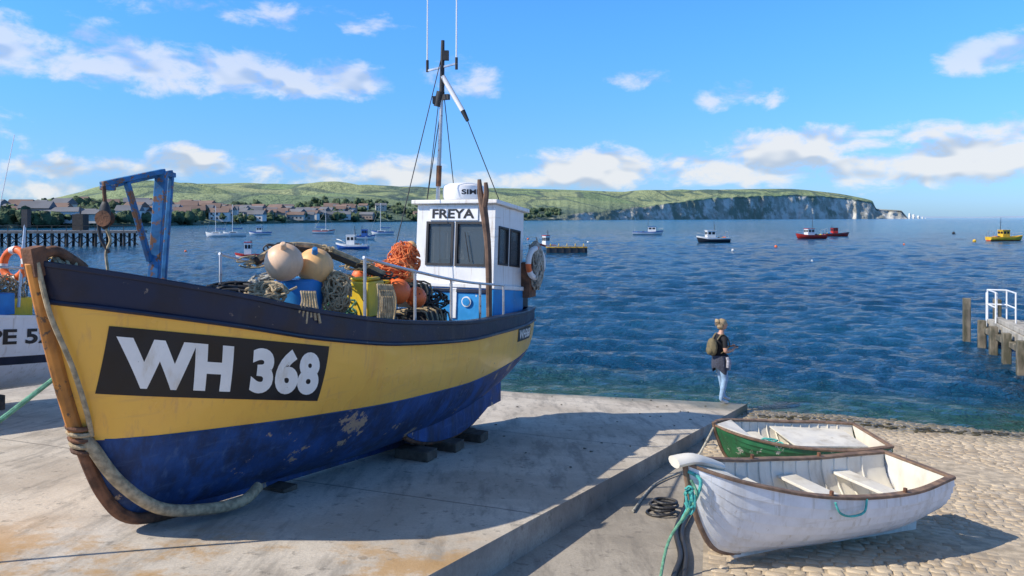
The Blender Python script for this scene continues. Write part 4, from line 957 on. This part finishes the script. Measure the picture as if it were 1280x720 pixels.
def WP(f, l, z): return V(WX, WY, wz) + (fwd * f + lft * l + V(0, 0, z)) * SC
sk = [
 (0, 0, .94, (.15, .125)), (.0, 0, 1.07, (.13, .105)), (.01, 0, 1.22, (.14, .115)), (.01, 0, 1.36, (.135, .10)), (.02, 0, 1.44, (.065, .06)), (.035, 0, 1.52, (.05, .05)), (.05, 0, 1.58, (.05, .05)),
 (.0, -.095, .88, .108), (.05, -.10, .50, .070), (-.06, -.11, .10, .046), (.05, -.12, .045, .038), (.12, -.12, .035, .030),
 (.0, .095, .88, .108), (.10, .11, .50, .070), (.16, .12, .10, .046), (.26, .125, .045, .038), (.33, .125, .035, .030),
 (.0, -.18, 1.385, .062), (-.03, -.24, 1.12, .048), (.22, -.12, 1.13, .033), (.285, -.08, 1.155, .026),
 (.0, .18, 1.385, .062), (-.01, .24, 1.12, .048), (.23, .12, 1.15, .033), (.29, .085, 1.17, .026)]
ed = [(0, 1), (1, 2), (2, 3), (3, 4), (4, 5), (5, 6), (0, 7), (7, 8), (8, 9), (9, 10), (10, 11), (0, 12), (12, 13), (13, 14), (14, 15), (15, 16), (3, 17), (17, 18), (18, 19), (19, 20), (3, 21), (21, 22), (22, 23), (23, 24)]
me = skin_mesh([WP(*s_[:3]) for s_ in sk], ed, [tuple(x * SC for x in s_[3]) if isinstance(s_[3], tuple) else s_[3] * SC for s_ in sk])
for mt in (m_skin, m_shirt, m_jean, m_shoe): me.materials.append(mt)
for p in me.polygons:
    d = (p.center - V(WX, WY, wz)) / SC; f_, l_, z_ = d.dot(fwd), d.dot(lft), d.z
    k = 0
    if z_ < .085: k = 3
    elif z_ < .96: k = 2
    elif z_ < 1.445 and (abs(l_) < .175 and f_ < .17): k = 1
    elif z_ > 1.20 and z_ < 1.45: k = 1
    p.material_index = k
g = group('woman', (WX, WY, wz)); ob = bpy.data.objects.new('body', me); scene.collection.objects.link(ob); ob.parent = g; ob.matrix_parent_inverse = Matrix.Translation(-g.location)
R4 = (fwd, lft, V(0, 0, 1)); mb = MB()
hc = WP(.07, 0, 1.655)
mb.ball(hc, (.092, .074, .115), m_skin, 24, ax=R4); mb.ball(WP(.10, 0, 1.60), (.055, .05, .05), m_skin, 16, ax=R4)
mb.tube([WP(.155, 0, 1.675), WP(.175, 0, 1.645), WP(.16, 0, 1.632)], [.008, .014, .01], m_skin, 8, 3)
for sd in (-1, 1):
    mb.ball(WP(.145, sd * .032, 1.668), (.01, .014, .008), m_radome, 10, ax=R4); mb.ball(WP(.152, sd * .033, 1.668), (.005, .007, .007), m_dark, 8, ax=R4); mb.ball(WP(.06, sd * .076, 1.65), (.018, .009, .03), m_skin, 10, ax=R4)
    mb.tube([WP(.148, sd * .018, 1.688), WP(.15, sd * .034, 1.692), WP(.14, sd * .05, 1.686)], .004, m_hair, 6, 3)
mb.tube([WP(.148, -.022, 1.607), WP(.157, 0, 1.609), WP(.148, .022, 1.607)], .006, m_lips, 6, 3); mb.build('head', g)
mb = MB(); mb.ball(WP(.045, 0, 1.695), (.105, .086, .095), m_hair, 24, .08, ax=R4); mb.ball(WP(-.0, 0, 1.63), (.07, .078, .085), m_hair, 20, .1, ax=R4); mb.ball(WP(-.07, 0, 1.735), (.052, .05, .048), m_hair, 16, .25, ax=R4)
mb.tangle(WP(-.02, 0, 1.69), (.1, .09, .09), 26, .004, m_hair, 8); mb.build('hair', g)
for sd, wr in ((-1, (.285, -.08, 1.155)), (1, (.29, .085, 1.17))):
    vs = [WP(*wr), WP(wr[0] + .05, wr[1] - sd * .02, wr[2] + .012)]; ed_ = [(0, 1)]; rd = [.024, (.03, .018)]
    for k, (dl, ln) in enumerate(((-.024, .062), (-.008, .072), (.008, .068), (.024, .054))):
        a_ = V(wr[0] + .075, wr[1] - sd * .02 + dl * .9, wr[2] + .015 + dl * .5); i0 = len(vs)
        vs += [WP(a_.x, a_.y, a_.z), WP(a_.x + ln * .45, a_.y - sd * .012, a_.z + .012), WP(a_.x + ln * .62, a_.y - sd * .03, a_.z - .008)]
        ed_ += [(1, i0), (i0, i0 + 1), (i0 + 1, i0 + 2)]; rd += [.0095, .0085, .007]
    i0 = len(vs); vs += [WP(wr[0] + .04, wr[1] - sd * .045, wr[2] + .03), WP(wr[0] + .075, wr[1] - sd * .055, wr[2] + .05)]; ed_ += [(1, i0), (i0, i0 + 1)]; rd += [.011, .009]
    me = skin_mesh(vs, ed_, rd, 0, 1); me.materials.append(m_skin); ob = bpy.data.objects.new('hand', me); scene.collection.objects.link(ob); ob.parent = g; ob.matrix_parent_inverse = Matrix.Translation(-g.location)
mb = MB(); mb.box(WP(.385, 0, 1.19), (.075, .15, .012), m_dark, (fwd, lft, V(0, 0, 1))); mb.build('phone', g, bevel=.004)
mb = MB(); mb.ball(WP(-.20, -.01, 1.20), (.10, .15, .20), m_pack, 24, .05, ax=R4); mb.ball(WP(-.275, -.01, 1.13), (.05, .10, .10), m_pack, 16, .05, ax=R4)
for sd in (-1, 1): mb.tube([WP(-.13, sd * .09, 1.36), WP(-.02, sd * .11, 1.47), WP(.12, sd * .11, 1.36), WP(.12, sd * .14, 1.2), WP(-.08, sd * .15, 1.08)], .016, m_pack, 8, sq=(1.6, .5))
mb.build('backpack', g)
mb = MB(); prof = [(.165, 1.02), (.18, .97), (.195, .88), (.20, .78), (.185, .70)]; n_ = 28; vs = []
for r_, z_ in prof:
    for j in range(n_):
        a_ = 2 * math.pi * j / n_; rr = r_ * (1 + .06 * math.sin(a_ * 7 + z_ * 9)); zz = z_ + (.07 * math.sin(a_ * 2.3) if z_ < .9 else 0) + (.16 if (z_ < .8 and math.cos(a_) > .45) else 0)
        vs.append(WP(rr * math.cos(a_) * .85, rr * math.sin(a_), zz))
mb.add(vs, [(i * n_ + j, i * n_ + (j + 1) % n_, (i + 1) * n_ + (j + 1) % n_, (i + 1) * n_ + j) for i in range(4) for j in range(n_)], m_jkt)
mb.tube([WP(.13, -.05, .99), WP(.17, 0, .97), WP(.16, -.05, .85), WP(.15, -.07, .74)], [.03, .035, .03, .02], m_jkt, 8); mb.tube([WP(.17, 0, .97), WP(.17, -.1, .86), WP(.11, -.16, .72)], [.03, .035, .025], m_pattern, 8)
mb.tube([WP(.05, -.18, 1.0), WP(.06, -.205, .9), WP(.05, -.205, .78)], [.03, .04, .04], m_pattern, 8)
mb.build('tied_jacket', g)

# ------------------------------------------------------------------ world: sky with clouds
SUN = V(-.70, -.22, .62).normalized(); el = math.asin(SUN.z); az = math.atan2(SUN.x, SUN.y)
w = bpy.data.worlds.new('World'); scene.world = w; w.use_nodes = True; nt = w.node_tree; nt.nodes.clear()
sky = nt.nodes.new('ShaderNodeTexSky'); sky.sky_type = 'NISHITA'; sky.sun_disc = False; sky.sun_elevation = el; sky.sun_rotation = az % (2 * math.pi); sky.air_density = 1.0; sky.dust_density = .4; sky.ozone_density = 2.2
tc = nt.nodes.new('ShaderNodeTexCoord'); D = tc.outputs['Generated']; sp = nt.nodes.new('ShaderNodeSeparateXYZ'); nt.links.new(D, sp.inputs[0])
AZ = mth(nt, 'ARCTAN2', sp.outputs[0], sp.outputs[1]); EL = mth(nt, 'ARCSINE', sp.outputs[2])
bg = nt.nodes.new('ShaderNodeBackground'); bg.inputs[1].default_value = .12
tcol = mixc(nt, rng_map(nt, EL, 0, .30), (.52, .86, 1.55), (.55, 1.28, 2.15))
tcol = mixc(nt, rng_map(nt, EL, .32, .75), tcol, (.98, .92, .92))
tint = mixc(nt, 1.0, sky.outputs[0], tcol, 'MULTIPLY'); nt.links.new(tint, bg.inputs[0])
clouds = [(50, 62, 140, 36, 1.2), (200, 82, 175, 31, 1.2), (340, 98, 155, 22, 1.05), (430, 104, 80, 14, .8), (10, 30, 90, 22, .8), (330, 18, 140, 13, .5), (440, 32, 80, 9, .5),
 (585, 100, 42, 24, .85), (800, 100, 34, 9, .5), (935, 118, 60, 15, .65), (378, 210, 66, 24, 1.15), (240, 205, 50, 22, 1.1), (500, 214, 48, 22, 1.15), (110, 212, 190, 14, .75),
 (620, 224, 330, 10, .7), (752, 210, 82, 26, 1.25), (870, 210, 74, 20, 1.15), (970, 200, 84, 30, 1.2), (1060, 172, 160, 17, .9), (1250, 66, 75, 22, 1.0), (1200, 198, 90, 30, 1.2), (1270, 180, 64, 36, 1.1), (1105, 212, 110, 22, 1.1), (60, 236, 170, 12, .7), (-250, 150, 260, 50, .9), (1520, 150, 200, 60, .9)]
acc = None
for cx, cy, rx, ry, wgt in clouds:
    bt = (cx - 640) / 950; a_ = math.atan(bt); e_ = math.atan((272 - cy) / 950 * math.cos(a_)); ra = rx / 950 * math.cos(a_) ** 2; re = ry / 950 * math.cos(a_)
    dx = mth(nt, 'MULTIPLY_ADD', AZ, 1 / ra, -a_ / ra); dy = mth(nt, 'MULTIPLY_ADD', EL, 1 / re, -e_ / re)
    r2_ = mth(nt, 'MULTIPLY_ADD', dx, dx, mth(nt, 'MULTIPLY', dy, dy))
    v_ = mth(nt, 'MULTIPLY_ADD', r2_, -.62 * wgt, wgt)
    acc = v_ if acc is None else mth(nt, 'MAXIMUM', acc, v_)
acc = mth(nt, 'MAXIMUM', acc, -1.2)
v1 = mapping(nt, D, (1, 1, 1.9), loc=(2, 1, 0)); v2 = mapping(nt, D, (1, 1, 1.9), loc=(2, 1, .03))
n1 = tnoise(nt, v1, 15, 6, .62, .25); s1 = tnoise(nt, v1, 15, 1.5, .6, .25); s2 = tnoise(nt, v2, 15, 1.5, .6, .25)
dens = mth(nt, 'ADD', mth(nt, 'MULTIPLY', acc, .66), mth(nt, 'MULTIPLY', mth(nt, 'SUBTRACT', n1, .5), 2.8))
cov = rng_map(nt, dens, .04, .76)
lowm = rng_map(nt, EL, .20, .09, .72, 1.0)
cov = mth(nt, 'MULTIPLY', cov, mth(nt, 'MULTIPLY', lowm, .93))
shd = rng_map(nt, mth(nt, 'SUBTRACT', s1, s2), -.12, .04)
ccol = mixc(nt, shd, (.55, .65, .79), (.92, .94, .96))
bc = nt.nodes.new('ShaderNodeBackground'); nt.links.new(ccol, bc.inputs[0]); bc.inputs[1].default_value = .92
mx = nt.nodes.new('ShaderNodeMixShader'); nt.links.new(cov, mx.inputs[0]); nt.links.new(bg.outputs[0], mx.inputs[1]); nt.links.new(bc.outputs[0], mx.inputs[2])
out = nt.nodes.new('ShaderNodeOutputWorld'); nt.links.new(mx.outputs[0], out.inputs[0])
try:
    w.cycles.sampling_method = 'MANUAL'; w.cycles.sample_map_resolution = 256
except Exception: pass
sl = bpy.data.lights.new('sun', 'SUN'); sl.energy = 5.0; sl.angle = math.radians(.5); sl.color = (1, .91, .78)
so = bpy.data.objects.new('sun', sl); so.rotation_euler = SUN.to_track_quat('Z', 'Y').to_euler(); so.location = (-20, -10, 40); scene.collection.objects.link(so)

# ------------------------------------------------------------------ camera
cam = bpy.data.cameras.new('camera'); cam.sensor_width = 36; cam.lens = 950 / 1280 * 36; cam.shift_y = -88 / 1280; cam.clip_end = 90000; cam.clip_start = .05
co_ = bpy.data.objects.new('camera', cam); co_.location = (0, 0, CZ); co_.rotation_euler = (math.pi / 2, 0, 0); scene.collection.objects.link(co_); scene.camera = co_
scene.view_settings.view_transform = 'Standard'; scene.view_settings.look = 'None'; scene.view_settings.exposure = 0
